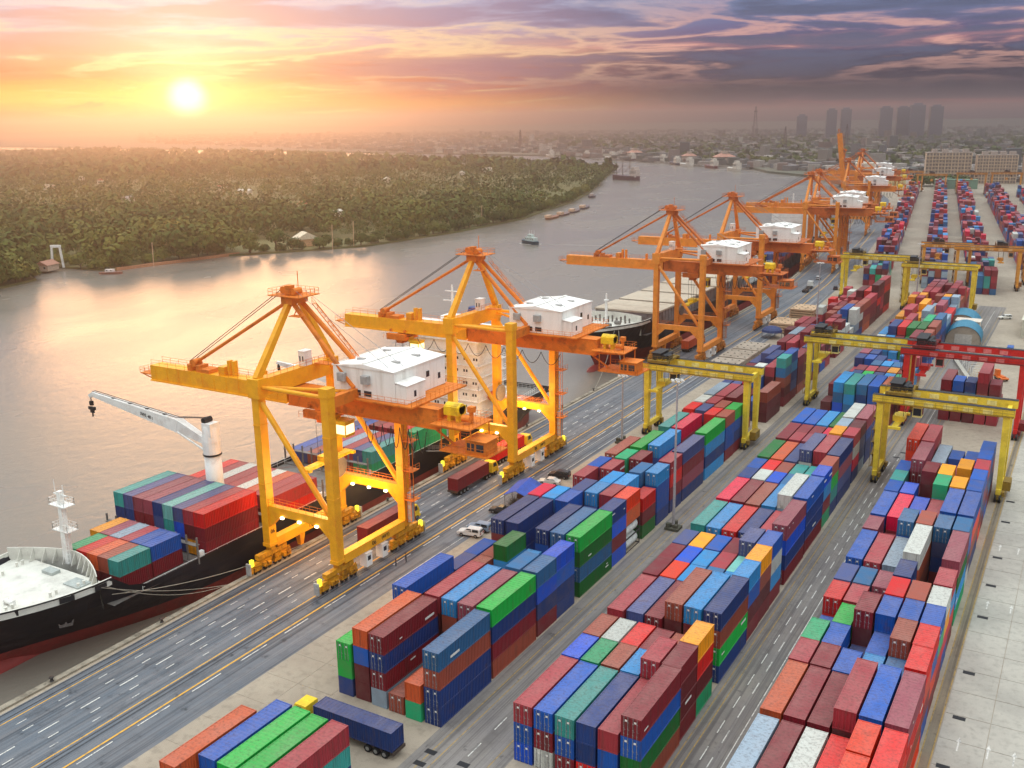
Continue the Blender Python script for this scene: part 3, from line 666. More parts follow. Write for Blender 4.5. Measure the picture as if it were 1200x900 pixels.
def sts(loc, label, M, tx, rz=0.0, raised=False, lamps=True, letters=None, group='ship-to-shore gantry cranes along the quay'):
    """local x: -7.5 water rail, +7.5 land rail; local y along the quay; tx = trolley position"""
    o = thing('gantry_crane', label, 'gantry crane', loc, rz, group)
    Y = 9.3
    for x in (-7.5, 7.5):
        for y in (-Y, Y):
            mb = MB(); top = 30.6 if x < 0 else 33.6
            mb.beam((x, y, 4.4), (x, y, top), 1.5, 1.7, w2=1.5)
            mb.box(x-.85, y-.95, 3.9, x+.85, y+.95, 4.5); mb.box(x-.83, y-.93, 25.6, x+.83, y+.93, 25.8); mb.box(x-.83, y-.93, 15.2, x+.83, y+.93, 15.35)
            if x > 0: mb.box(x-.9, y-1.0, 32.4, x+.9, y+1.0, 33.9)
            mb.build('leg', M['y'], o)
        # sill beam along the quay
        mb = MB(); mb.box(x-.75, -Y+.95, 3.5, x+.75, Y-.95, 5.1)
        mb.add([(x-.6, -2.6, 3.5), (x+.6, -2.6, 3.5), (x+.6, -1.2, 3.5), (x-.6, -1.2, 3.5), (x-.4, -2.3, 1.2), (x+.4, -2.3, 1.2), (x+.4, -1.6, 1.2), (x-.4, -1.6, 1.2)], [(0,1,5,4),(1,2,6,5),(2,3,7,6),(3,0,4,7),(4,5,6,7)])
        s = mb.build('sill_beam', M['y'], o)
        if letters and x < 0:
            text_part(letters, s, (x+.79, 1.5, 4.3), (R(90), 0, R(90)), 1.25, M_black, name='lettering')
            text_part('06', s, (x+.79, -Y+0.02, 6.6), (R(90), 0, R(90)), 1.0, M_black, name='lettering')
        if letters and x > 0:
            text_part('06', s, (x+.79, -.6, 4.3), (R(90), 0, R(90)), 1.1, M_black, name='lettering'); text_part('(40FT)', s, (x+.79, 2.6, 4.35), (R(90), 0, R(90)), .8, M_black, name='lettering')
        for y in (-Y, Y):
            mb = MB(); sg = 1 if y > 0 else -1
            mb.box(x-.5, y-3.4, 2.35, x+.5, y+3.4, 3.2); mb.box(x-.62, y-.5, 3.2, x+.62, y+.5, 3.9)
            for q in (-2.4, 2.4):
                mb.box(x-.42, y+q-1.9, 1.45, x+.42, y+q+1.9, 2.1); mb.box(x-.3, y+q-.25, 2.1, x+.3, y+q+.25, 2.4)
                for e in (-1.2, 1.2): mb.box(x-.38, y+q+e-.85, .62, x+.38, y+q+e+.85, 1.3); mb.box(x-.25, y+q+e-.15, 1.3, x+.25, y+q+e+.15, 1.5)
                mb.box(x+.45, y+q-.4, 1.2, x+.95, y+q+.3, 1.8); mb.tube((x+.5, y+q+.9, 1.3), (x+.5, y+q+1.6, 1.3), .25, 8)
            mb.box(x-.3, y+sg*5.0-.3, .5, x+.3, y+sg*5.0+.3, 1.7)
            for q in (-3.0, -1.0, 1.0, 3.0): mb.beam((x+.5, y+q, 1.3), (x+.5, y+q+.9, 2.6), .12, .12)
            bg_ = mb.build('bogie', M['t'], o)
            wb = MB()
            for q in (-4.1, -3.1, -1.7, -.7, .7, 1.7, 3.1, 4.1): wb.tube((x-.16, y+q, .36), (x+.16, y+q, .36), .34, 10)
            wb.build('wheel', M['k'], bg_)
            if lamps:
                l = MB(); l.box(x-.28, y+sg*4.7-.28, 1.75, x+.28, y+sg*4.7+.28, 2.9); l.build('beacon', M_led, o)
                MB().box(x-.5, y+sg*5.5-.12, .4, x+.5, y+sg*5.5+.12, 2.5).build('end_stop', M['a'], o)
    # white electrical cabins on the land side sill
    for yy in (-3.2, 1.2):
        e = MB().box(7.1, yy, .8, 8.6, yy+1.5, 3.2).box(7.0, yy-.06, 3.2, 8.7, yy+1.56, 3.3).build('switch_cabin', M['w'], o)
        MB().box(8.6, yy+.3, 1.9, 8.63, yy+1.1, 2.7).build('window', M['g'], e)
    # portal beams (across) with walkway rail, and diagonals
    for y in (-Y, Y):
        mb = MB(); mb.box(-6.75, y-.55, 10.0, 6.75, y+.55, 11.5)
        for sx_ in (-1, 1):
            mb.add([(sx_*6.75, y-.5, 7.6), (sx_*6.75, y+.5, 7.6), (sx_*6.75, y+.5, 10.0), (sx_*6.75, y-.5, 10.0), (sx_*4.2, y+.5, 10.0), (sx_*4.2, y-.5, 10.0)], [(0, 1, 2, 3), (0, 5, 4, 1), (0, 3, 5), (1, 4, 2)])
        p = mb.build('portal_beam', M['y'], o)
        MB().rail([(-6.7, y-.5, 11.5), (6.7, y-.5, 11.5)], step=1.5).rail([(-6.7, y+.5, 11.5), (6.7, y+.5, 11.5)], step=1.5).build('handrail', M['d'], p)
        MB().tube((-6.9, y, 29.6), (6.6, y, 11.9), .48, 10).build('diagonal_brace', M['y'], o)
        MB().tube((-6.7, y, 32.2), (6.7, y, 32.2), .36, 10).build('tie_tube', M['y'], o)
        if lamps:
            for xx in (-3.6, 0.2, 4.0): MB().box(xx-.28, y-.85, 9.7, xx+.28, y-.5, 10.05).build('floodlight', M_lamp, o)
    # transverse girders at the top of the legs
    mb = MB(); mb.box(-8.5, -Y-.9, 30.6, -6.5, Y+.9, 33.5); mb.box(-8.7, -Y-1.1, 30.4, -6.3, -Y+1.1, 33.7); mb.build('top_beam', M['y'], o)
    mb = MB(); mb.box(6.75+.2, -Y+1.0, 30.4, 8.1, Y-1.0, 32.2); mb.build('top_beam', M['d'], o)
    MB().tube((-6.6, -Y+1, 32), (6.6, -2, 31.4), .3, 8).tube((-6.6, Y-1, 32), (6.6, 2, 31.4), .3, 8).build('plan_brace', M['y'], o)
    # girder and boom
    g = MB().box(-8.3, -1.4, 27.2, 23.3, 1.4, 30.3)
    g.box(-8.3, -1.7, 27.05, 23.3, 1.7, 27.2); g.box(-8.3, -1.6, 30.3, 23.3, 1.6, 30.4).box(6.4, -1.3, 30.3, 8.3, 1.3, 30.5)
    gi = g.build('girder', M['d'] if not raised else M['y'], o)
    def bp(x, y, z):
        if not raised: return (x, y, z)
        a = R(82); dx_ = -(x+8.6); dz_ = z-28.8
        return (-8.6-dx_*math.cos(a)+dz_*math.sin(a), y, 28.8+dx_*math.sin(a)+dz_*math.cos(a))
    def boomify(mb):
        mb.v = [bp(*p) for p in mb.v]; return mb
    b = MB().box(-43.3, -1.4, 27.4, -8.7, 1.4, 30.2).box(-43.3, -1.7, 27.2, -8.7, 1.7, 27.4)
    for i in range(11): b.box(-42+i*3.1, -1.45, 27.5, -41.85+i*3.1, -1.38, 30.1)
    bo = boomify(b).build('boom', M['y'], o)
    t = MB().rail([(-43, -1.35, 30.2), (-9, -1.35, 30.2)], step=2.2).rail([(-43, 1.35, 30.2), (-9, 1.35, 30.2)], step=2.2)
    boomify(t).build('handrail', M['d'], bo)
    t = MB().box(-46.2, -1.5, 28.3, -43.3, 1.5, 28.45).rail([(-43.4, -1.5, 28.4), (-46.2, -1.5, 28.4), (-46.2, 1.5, 28.4), (-43.4, 1.5, 28.4)], step=1).beam((-43.3, -1.2, 27.6), (-46.0, -1.2, 28.3), .15, .15)
    boomify(t).build('tip_platform', M['d'], bo)
    t = MB()
    for x in (-33.4, -31.2): t.box(x, -1.1, 30.2, x+1.0, 1.1, 31.4)
    t.tube((-32.2, -.9, 31.6), (-32.2, .9, 31.6), .75, 14); t.box(-30, -1.3, 30.2, -27.6, 1.3, 30.9)
    boomify(t).build('sheave_block', M['d'], bo)
    t = MB()
    for x in (-23.6, -22.4, -15.2): t.box(x, -.5, 30.2, x+.5, .5, 33.0 if x < -20 else 32.0)
    t.box(-25.4, -1.0, 30.2, -24.0, 1.0, 31.8)
    boomify(t).build('boom_bracket', M['y'], bo)
    # A frame above the water legs
    ax = (-6.6, 0, 46.0)
    for s in (-1, 1):
        MB().beam((-7.5, s*Y, 33.5), (ax[0], s*1.3, 45.2), 1.15, 1.15, w2=.9, h2=.9).build('mast_leg', M['y'], o)
        MB().tube((ax[0]+.4, s*1.0, 45.2), (7.4, s*2.4, 32.2), .42, 8).build('backstay', M['d'], o)
    m = MB().box(ax[0]-1.2, -2.0, 44.9, ax[0]+1.2, 2.0, 46.2)
    m.box(ax[0]-3.6, -2.6, 46.2, ax[0]+3.4, 2.6, 46.35).rail([(ax[0]-3.5, -2.5, 46.3), (ax[0]+3.3, -2.5, 46.3), (ax[0]+3.3, 2.5, 46.3), (ax[0]-3.5, 2.5, 46.3), (ax[0]-3.5, -2.5, 46.3)], step=.9)
    m.tube((ax[0]-1.5, -1.1, 47.1), (ax[0]-1.5, 1.1, 47.1), .65, 12).tube((ax[0]+.9, -1.4, 47.0), (ax[0]+.9, .5, 47.0), .6, 12).box(ax[0]-.6, -1.6, 46.3, ax[0]+.4, -.2, 48.0)
    m.beam((ax[0]+.3, .8, 46.3), (ax[0]+.3, .8, 50.2), .1, .1).beam((ax[0]+1.6, -2, 43.2), (ax[0]+3.2, -2, 46.2), .14, .14).box(ax[0]+.8, -2.6, 43.0, ax[0]+3.2, -1.2, 43.12)
    m.build('apex_platform', M['d'], o)
    # stair down the backstay
    st_ = MB()
    for s in (-1, 1): st_.beam((ax[0]+2.0, 2.6+s*.45, 44.5), (5.5, 3.8+s*.45, 33.4), .1, .1)
    for i in range(16):
        f = i/15; q = Vector((ax[0]+2.0, 2.6, 44.5)).lerp(Vector((5.5, 3.8, 33.4)), f); st_.box(q.x-.12, q.y-.45, q.z-.03, q.x+.12, q.y+.45, q.z+.03)
    st_.rail([(ax[0]+2.0, 2.1, 44.6), (5.5, 3.3, 33.5)], step=1.4).box(5.0, 2.6, 33.3, 7.2, 5.0, 33.42).rail([(5, 2.6, 33.4), (7.2, 2.6, 33.4), (7.2, 5, 33.4)], step=.8)
    st_.build('stair', M['d'], o)
    if not raised:
        fs_ = MB().tube((ax[0]-.8, 0, 45.4), (-32.2, 0, 31.6), .32, 8)
        fs_.build('forestay', M['d'], o); r_ = MB()
        for s in (-.6, .6): r_.path([(ax[0]-1.8, s, 47.4), (-33.2, s, 31.9)], .07, 4)
        r_.build('hoist_rope', M['k'], o)
    MB().path([(ax[0]+1.2, -1, 47.2), (13.5, -1, 36.0)], .05, 4).path([(ax[0]+1.2, 1, 47.2), (15, 1, 36.0)], .05, 4).build('hoist_rope', M['s'], o)
    # small white cabin on the top beam, white floodlit ladder tower
    c = MB().box(-7.9, 1.3, 33.5, -6.5, 3.2, 36.0).box(-8.0, 1.2, 36.0, -6.4, 3.3, 36.12).build('cabin', M['w'], o)
    MB().box(-7.0, 1.27, 34.3, -6.75, 1.3, 35.2).box(-7.65, 1.27, 34.3, -7.4, 1.3, 35.2).build('window', M['g'], c)
    MB().rail([(-6.4, -8, 33.5), (-6.4, 8, 33.5)], step=1.6).box(-6.4, 3.6, 33.5, -3.2, 5.4, 33.62).rail([(-6.3, 3.6, 33.6), (-3.2, 3.6, 33.6), (-3.2, 5.4, 33.6)], step=1).build('handrail', M['d'], o)
    # machinery house
    h = MB(); X0, X1, Y0, Y1, Z0, Z1 = 3.1, 15.7, -2.4, 11.8, 30.75, 35.7
    h.box(X0, Y0, Z0, X1, Y1, Z1)
    for i in range(7): h.box(X0+.2+i*2.0, Y0-.03, Z0, X0+.26+i*2.0, Y0, Z1)
    for i in range(8): h.box(X1, Y0+.3+i*1.9, Z0, X1+.03, Y0+.36+i*1.9, Z1)
    ho = h.build('machinery_house', M['w'], o)
    xm = (X0+X1)/2; r_ = MB()
    r_.add([(X0-.15, Y0-.15, Z1), (xm, Y0-.15, Z1+.75), (X1+.15, Y0-.15, Z1), (X0-.15, Y1+.15, Z1), (xm, Y1+.15, Z1+.75), (X1+.15, Y1+.15, Z1)], [(0, 1, 4, 3), (1, 2, 5, 4), (0, 2, 1), (3, 4, 5), (0, 3, 5, 2)])
    r_.beam((xm, Y0, Z1+.83), (xm, Y1, Z1+.83), .5, .14)
    for q in (X0-.1, X1+.1): r_.beam((q, Y0-.1, Z1+.04), (q, Y1+.1, Z1+.04), .18, .2)
    r_.build('roof', M['w'], ho)
    for x, y in ((6, 1.5), (6, 8.5), (12.6, 2.2), (12.6, 7.8)): MB().box(x-.7, y-.35, Z1+.28, x+.7, y+.35, Z1+.62).build('roof_hatch', M['a'], ho)
    for x in (X0+1.3, X0+6.2):
        a_ = MB().box(x, Y0-.75, Z0+2.5, x+1.5, Y0-.03, Z0+3.9)
        for i in range(5): a_.box(x+.1, Y0-.79, Z0+2.65+i*.24, x+1.4, Y0-.75, Z0+2.77+i*.24)
        a_.build('air_conditioner', M['a'], ho)
    for x in (X0+4.1, X0+6.3): MB().box(x, Y0-.06, Z0+.35, x+1.5, Y0-.031, Z0+1.25).build('window', M['g'], ho)
    MB().box(X0+3.0, Y0-.06, Z0+.1, X0+3.7, Y0-.031, Z0+.8).build('window', M['g'], ho)
    for y, z_, s_ in ((6.2, 2.3, .9), (9.6, 1.3, .7)): MB().box(X1+.031, y, Z0+z_, X1+.05, y+s_, Z0+z_+1.0).build('window', M['g'], ho)
    an = MB().box(X1+.04, Y0+.1, Z0, X1+2.2, Y0+5.2, Z0+3.0)
    an.add([(X1+.04, Y0, Z0+3.35), (X1+2.35, Y0, Z0+3.0), (X1+2.35, Y0+5.3, Z0+3.0), (X1+.04, Y0+5.3, Z0+3.35), (X1+.04, Y0, Z0+3.2), (X1+2.35, Y0, Z0+2.9), (X1+2.35, Y0+5.3, Z0+2.9), (X1+.04, Y0+5.3, Z0+3.2)], [(0,1,2,3),(0,4,5,1),(1,5,6,2),(2,6,7,3)])
    an.build('annex', M['w'], ho)
    MB().box(X1+2.2, Y0+2.1, Z0+.8, X1+2.23, Y0+2.7, Z0+1.8).build('window', M['g'], ho)
    # decks and brackets carrying the house
    d = MB().box(2.2, -3.4, 30.45, 19.6, 12.6, 30.7)
    for y in (4, 8, 12): d.beam((3.2, y, 30.3), (16, y, 30.3), .5, .5)
    for x in (6.0, 14.5): d.beam((x, 1.5, 28.0), (x, 11.0, 30.3), .45, .45)
    d.rail([(2.3, -3.3, 30.7), (19.5, -3.3, 30.7), (19.5, 12.5, 30.7), (2.3, 12.5, 30.7)], step=1.3)
    d.build('house_deck', M['d'], o)
    # rear platform with winch
    p = MB().box(22.8, -3.2, 28.3, 30.2, 3.6, 28.5).rail([(23, -3.1, 28.5), (30.1, -3.1, 28.5), (30.1, 3.5, 28.5), (23, 3.5, 28.5)], step=1.0)
    for y in (-2.6, 2.8):
        p.beam((21.5, y*.4, 27.4), (29.5, y, 28.2), .3, .3); p.beam((30, y, 28.3), (30, y, 24.4), .16, .16); p.beam((24.5, y, 28.3), (24.5, y, 24.4), .16, .16)
    p.box(24.3, -3.0, 24.2, 33.2, 3.2, 24.4).rail([(24.4, -2.9, 24.4), (33.1, -2.9, 24.4), (33.1, 3.1, 24.4), (24.4, 3.1, 24.4)], step=1.0).beam((20.5, 0, 27.3), (25.5, 0, 24.4), .3, .3)
    p.build('rear_platform', M['d'], o)
    MB().box(24.0, -1.0, 29.6, 26.8, 1.2, 31.0).box(24.4, -.6, 28.5, 25.0, .8, 29.6).box(26, -.6, 28.5, 26.5, .8, 29.6).tube((24.0, .1, 30.6), (26.8, .1, 30.6), .9, 10).build('winch', M['yy'], o)
    MB().tube((28.3, .4, 28.5), (28.3, .4, 30.4), .35, 8).box(27.8, 0, 30.2, 28.8, 1, 31.1).tube((27.4, -.8, 29.4), (28.8, -.8, 29.4), .5, 10).build('motor', M['d'], o)
    cgl = MB().box(29.0, -2.6, 24.4, 32.6, 1.0, 26.6).box(28.8, -2.8, 26.6, 32.9, 1.2, 26.75)
    q = cgl.build('service_cabin', M['d'], o); MB().box(29.3, -2.64, 25.0, 30.6, -2.6, 26.2).box(31.0, -2.64, 25.0, 32.3, -2.6, 26.2).build('window', M['g'], q)
    # trolley, operator cabin, spreader
    t = MB().box(tx-2.6, -2.6, 26.2, tx+2.6, -1.8, 27.0).box(tx-2.6, 1.8, 26.2, tx+2.6, 2.6, 27.0).box(tx-2.6, -2.6, 25.6, tx+2.6, 2.6, 26.2).rail([(tx-3.2, -3, 25.7), (tx+3.2, -3, 25.7), (tx+3.2, 3, 25.7)], step=1)
    for e in (-2, 2): t.tube((tx+e, -1.75, 27.6), (tx+e, -1.45, 27.6), .35, 10).tube((tx+e, 1.45, 27.6), (tx+e, 1.75, 27.6), .35, 10)
    t.box(tx-.9, -1.2, 24.6, tx+.9, 1.2, 25.6)
    t.build('trolley', M['d'], o)
    cb_ = MB().box(tx+3.0, -1.2, 22.7, tx+5.4, 1.2, 25.2).box(tx+2.6, -1.3, 25.2, tx+5.5, 1.3, 25.5).beam((tx+2.6, 0, 25.3), (tx+2.6, 0, 26.2), .3, 1.6).build('operator_cab', M['yy'], o)
    MB().box(tx+3.15, -1.24, 23.2, tx+5.25, -1.2, 24.8).box(tx+5.4, -1.05, 23.2, tx+5.44, 1.05, 24.8).build('window', M_cabglow if lamps else M['g'], cb_)
    sp = MB().box(tx-1.22, -6.1, 17.2, tx+1.22, -5.4, 17.7).box(tx-1.22, 5.4, 17.2, tx+1.22, 6.1, 17.7).box(tx-.7, -5.6, 17.25, tx+.7, 5.6, 17.75).box(tx-1.0, -1.6, 17.75, tx+1.0, 1.6, 18.6)
    sp.build('spreader', M['yy'], o); rp = MB()
    for a in (-1.0, 1.0):
        for c_ in (-1.4, 1.4): rp.path([(tx+a, c_, 25.7), (tx+a*.8, c_, 18.6)], .045, 4)
    rp.build('hoist_rope', M['k'], o)
    # festoon cable loops
    fc_ = MB(); xs = [9.2+i*1.75 for i in range(8)] if tx > -5 else [tx+6+i*4.6 for i in range(9)]
    for i, (a, b2) in enumerate(zip(xs, xs[1:])):
        dp = 3.6 if tx > -5 else 2.6; pts = []
        for k in range(9): f = k/8; pts.append((a+(b2-a)*f, -2.3, 26.7-dp*4*f*(1-f)))
        fc_.path(pts, .075, 4)
    fc_.build('festoon_cable', M['k'], o)
    # ladder tower and cable reel by the rear land leg
    lt = MB()
    for a in (.95, 1.9):
        for c_ in (0, .95): lt.beam((7.5+a, Y-.4+c_, 4.5), (7.5+a, Y-.4+c_, 29.5), .09, .09)
    for i in range(24): lt.box(8.45, Y-.4, 5+i, 9.4, Y-.34, 5.06+i)
    for i in range(4): lt.box(8.2, Y-1.0, 9+i*5.5, 10.4, Y+1.2, 9.1+i*5.5); lt.rail([(8.2, Y-1, 9.1+i*5.5), (10.4, Y-1, 9.1+i*5.5), (10.4, Y+1.2, 9.1+i*5.5)], step=.8)
    lt.build('ladder_tower', M['d'], o)
    MB().box(8.5, Y-.3, 4.6, 9.3, Y+.7, 10.2).build('cable_duct', M['a'], o)
    rl_ = MB(); rl_.lathe((0, 0, 0), [(.5, -.25), (1.9, -.22), (1.95, 0), (1.9, .22), (.5, .25)], 20)
    ro = rl_.build('cable_reel', pm('reel_grey', (120, 112, 104), .6, .2), o, (-5.2, Y-2.2, 13.4)); ro.rotation_euler = (0, R(90), 0)
    return o
cr1 = sts((-109.5, 124, 0), 'nearest yellow gantry crane, astride the quay road by the near ship bow', CMY, -3.5+2, letters='TEWIN')
cr2 = sts((-109.5, 181.3, 0), 'second yellow gantry crane, its lit trolley out over the water', CMY, -27.5, letters='TEWIN')
cr3 = sts((-109.8, 297, 0), 'orange gantry crane with white house, third along the quay', CMO, 1, lamps=False)
T_ = {}
for c in bpy.data.objects:
    if c.parent: T_.setdefault(c.parent.name, []).append(c)
for y, lab in ((357, 'fourth gantry crane along the quay, orange, right beside the third one'), (503, 'fifth gantry crane along the quay, orange, with white house'), (530, 'sixth gantry crane along the quay, its white house tucked behind the fifth'),
               (780, 'orange gantry crane just beyond the one with the raised boom'), (862, 'farthest orange gantry crane, hazy, at the far end of the quay')):
    c = copy_tree(cr3, None, T_); c.location = (qx(y)+8.3, y, 0); c['label'] = lab
    c.rotation_euler = (0, 0, 0 if y < 400 else R(6.3))
cr7 = sts((qx(670)+8.3, 670, 0), 'orange gantry crane with its boom raised upright against the skyline', CMO, 1, rz=R(6.3), raised=True, lamps=False)
def plight(loc, e, col=(1, .62, .25), r=1.2):
    l = bpy.data.lights.new('floodlight_glow', 'POINT'); l.energy = e; l.color = col; l.shadow_soft_size = r
    o = bpy.data.objects.new('floodlight_glow', l); COL.objects.link(o); o.location = loc; return o
for y0 in (124, 181.3):
    for s in (-1, 1): plight((-108.6, y0+s*4.2, 12.5), 3600, r=2)
    plight((-113, y0, 24), 1800)
# ------------------------------------------------------------------ rubber-tyred yard gantries
def rtg_mats(n, col, ed): return dict(y=pm('yard_crane_'+n, col, .5, var=.12, scale=.8, dirt=ed, dirt_amt=.28), d=pm('yard_crane_dark_'+n, ed, .6, var=.3, scale=2), k=M_black, p=pm('yard_crane_pale_'+n, tuple(min(255, int(c*.6+100)) for c in col), .6, dirt=ed, dirt_amt=.3), g=pm('window_dark', (40, 46, 58), .15))
def rtg(loc, M, label, W=24.4, H=18.2, wb=7.6, rz=0.0, tx=.12, group='rubber-tyred yard cranes', lift=9.0, letters=None):
    """local x from 0 (left legs) to W; local y 0..wb"""
    o = thing('yard_crane', label, 'yard crane', loc, rz, group)
    for x in (0, W):
        mb = MB(); mb.box(x-.45, -1.2, 1.55, x+.45, wb+1.2, 2.6); sl_ = mb.build('sill_beam', M['y'], o)
        MB().rail([(x-.5, 0, 2.6), (x-.5, wb, 2.6)], step=1.4).build('handrail', M['d'], sl_)
        for y in (0, wb):
            MB().beam((x, y, 2.5), (x, y, H-1.3), .95, 1.25, w2=1.3, h2=1.7).build('leg', M['y'], o)
            for dy in (-1.0, 1.0):
                wh = MB()
                for dx_ in (-.42, .42): wh.tube((x+dx_-.2, y+dy, .78), (x+dx_+.2, y+dy, .78), .78, 14)
                wh.tube((x-.65, y+dy, .78), (x+.65, y+dy, .78), .3, 8, 1)
                wh.build('wheel', [M['k'], M['y']], o)
            MB().box(x-.3, y-1.5, 1.0, x+.3, y+1.5, 1.6).box(x+.5, y-.6, 1.1, x+1.1, y+.6, 2.0).build('bogie', M['d'], o)
        MB().box(x-.4, .7, H-1.9, x+.4, wb-.7, H-.9).build('end_tie', M['y'], o)
    for y in (0, wb):
        g = MB().box(-1.6, y-.62, H-1.6, W+1.3, y+.62, H); g.box(-1.6, y-.68, H, W+1.3, y+.68, H+.06, 1)
        gg = g.build('girder', [M['y'], M['k']], o)
        for i in range(5):
            MB().box(W*.2+i*3.6, y-.78, H-1.4, W*.2+i*3.6+1.8, y-.63, H-.45).build('number_panel', M['p'], gg)
        MB().rail([(-1.5, y-1.2 if y == 0 else y+1.2, H-1.2), (W+1.2, y-1.2 if y == 0 else y+1.2, H-1.2)], step=2.0, r=.05).box(-1.5, y-1.25 if y == 0 else y+.6, H-1.32, W+1.2, y-.6 if y == 0 else y+1.25, H-1.24).build('walkway', M['d'], gg)
    X = W*tx
    t = MB().box(X-2.6, -.2, H+.2, X+2.6, .5, H+.8).box(X-2.6, wb-.5, H+.2, X+2.6, wb+.2, H+.8).box(X-2.2, .5, H+.3, X-1.4, wb-.5, H+.7).box(X+1.4, .5, H+.3, X+2.2, wb-.5, H+.7)
    t.rail([(X-2.6, -.2, H+.8), (X+2.6, -.2, H+.8), (X+2.6, wb+.2, H+.8), (X-2.6, wb+.2, H+.8), (X-2.6, -.2, H+.8)], step=1.1)
    t.build('trolley', M['d'], o)
    MB().box(X-1.9, 1.2, H+.8, X+.2, wb-1.2, H+2.3).tube((X+.9, 1.4, H+1.4), (X+.9, wb-1.4, H+1.4), .6, 12).box(X+1.4, 2.0, H+.8, X+2.2, 4.0, H+1.8).box(X-2.1, 1.0, H+2.3, X+.4, wb-1.0, H+2.4).build('hoist_winch', M['k'], o)
    c = MB().box(X+2.8, .8, H-4.2, X+4.6, 3.0, H-1.8).box(X+2.4, .6, H-1.8, X+4.8, 3.2, H-1.4).build('operator_cab', M['p'], o)
    MB().box(X+2.95, .76, H-3.8, X+4.45, .8, H-2.3).box(X+4.6, 1.0, H-3.8, X+4.63, 2.8, H-2.3).build('window', M['g'], c)
    zb = H-lift+2.6
    sp = MB().box(X-1.2, wb/2-6.1, zb, X+1.2, wb/2-5.5, zb+.5).box(X-1.2, wb/2+5.5, zb, X+1.2, wb/2+6.1, zb+.5).box(X-.6, wb/2-5.6, zb+.05, X+.6, wb/2+5.6, zb+.5).box(X-1.1, wb/2-1.6, zb+.5, X+1.1, wb/2+1.6, zb+1.6)
    sp.build('spreader', M['y'], o); rp = MB()
    for a in (-1, 1):
        for b2 in (-1, 1): rp.path([(X+a, wb/2+b2*1.5, H+.4), (X+a*.9, wb/2+b2*1.3, zb+1.5)], .05, 4)
    rp.build('hoist_rope', M['k'], o)
    # diesel set and stairs on the right sill
    MB().box(W+.5, 2.0, 1.5, W+1.9, 5.4, 3.4).build('generator', M['d'], o) if not letters else None
    st_ = MB()
    for i in range(10): z = 2.7+i*1.35; st_.box(-1.5, 1.0+(i % 2)*2.4, z, -.5, 1.4+(i % 2)*2.4, z+.05); st_.beam((-1.1, 1.2+(i % 2)*2.4, z), (-1.1, 3.6-(i % 2)*2.4, z+1.35), .5, .06)
    st_.beam((-1.5, .9, 2.6), (-1.5, .9, H-1.3), .08, .08).beam((-1.5, 3.9, 2.6), (-1.5, 3.9, H-1.3), .08, .08)
    st_.build('stair', M['d'], o)
    return o
RY = rtg_mats('yellow', (238, 208, 66), (140, 112, 40)); RR = rtg_mats('red', (206, 40, 34), (120, 32, 32)); RO = rtg_mats('orange', (222, 152, 60), (140, 92, 48))
rtg((-89.2, 214.6, 0), RY, 'yellow yard crane beside the quay road, straddling the left block', H=17.6, tx=.1)
rtg((-61.4, 257.2, 0), RY, 'yellow yard crane in the middle, straddling the middle block behind the blue stacks', H=18.6, tx=.1)
rtg((-34.3, 206.5, 0), RY, 'nearest yellow yard crane, over the far end of the right block', W=23.4, H=18.8, tx=.14)
rtg((-36.4, 250.5, 0), RR, 'red yard crane with two wide beams behind the nearest yellow one', W=25.2, H=19.4, wb=9.5, tx=.14)
rtg((-90.2, 425, 0), RY, 'far yellow yard crane left of the tall rose stacks', tx=.2, H=18.2)
rtg((-63.0, 409, 0), RY, 'far yellow yard crane right of the tall rose stacks', tx=.12, H=18.2)
rtg((-51.5, 470, 0), RO, 'dull orange yard crane beyond the open concrete lanes on the right', tx=.7, H=18.4, rz=R(7))
rtg((-66.5, 478, 0), RO, 'dull orange yard crane half hidden behind the far yellow one', W=19, tx=.3, H=18.0, rz=R(7))
rtg((-25.6, 492, 0), RO, 'orange yard crane cut by the right edge of the view', tx=.5, H=21, rz=R(7))
for x, y, l in ((-152, 1010, 'third from the left'), (-121, 1040, 'fourth from the left'), (-92, 1052, 'fifth from the left'), (-60, 1020, 'rightmost'), (-180, 1060, 'second from the left'), (-205, 1080, 'leftmost')):
    rtg((x, y, 0), RO, 'tiny hazy yard crane, %s, at the far end of the yard' % l, tx=.5, H=20, rz=R(7), group='hazy yard cranes at the far end')
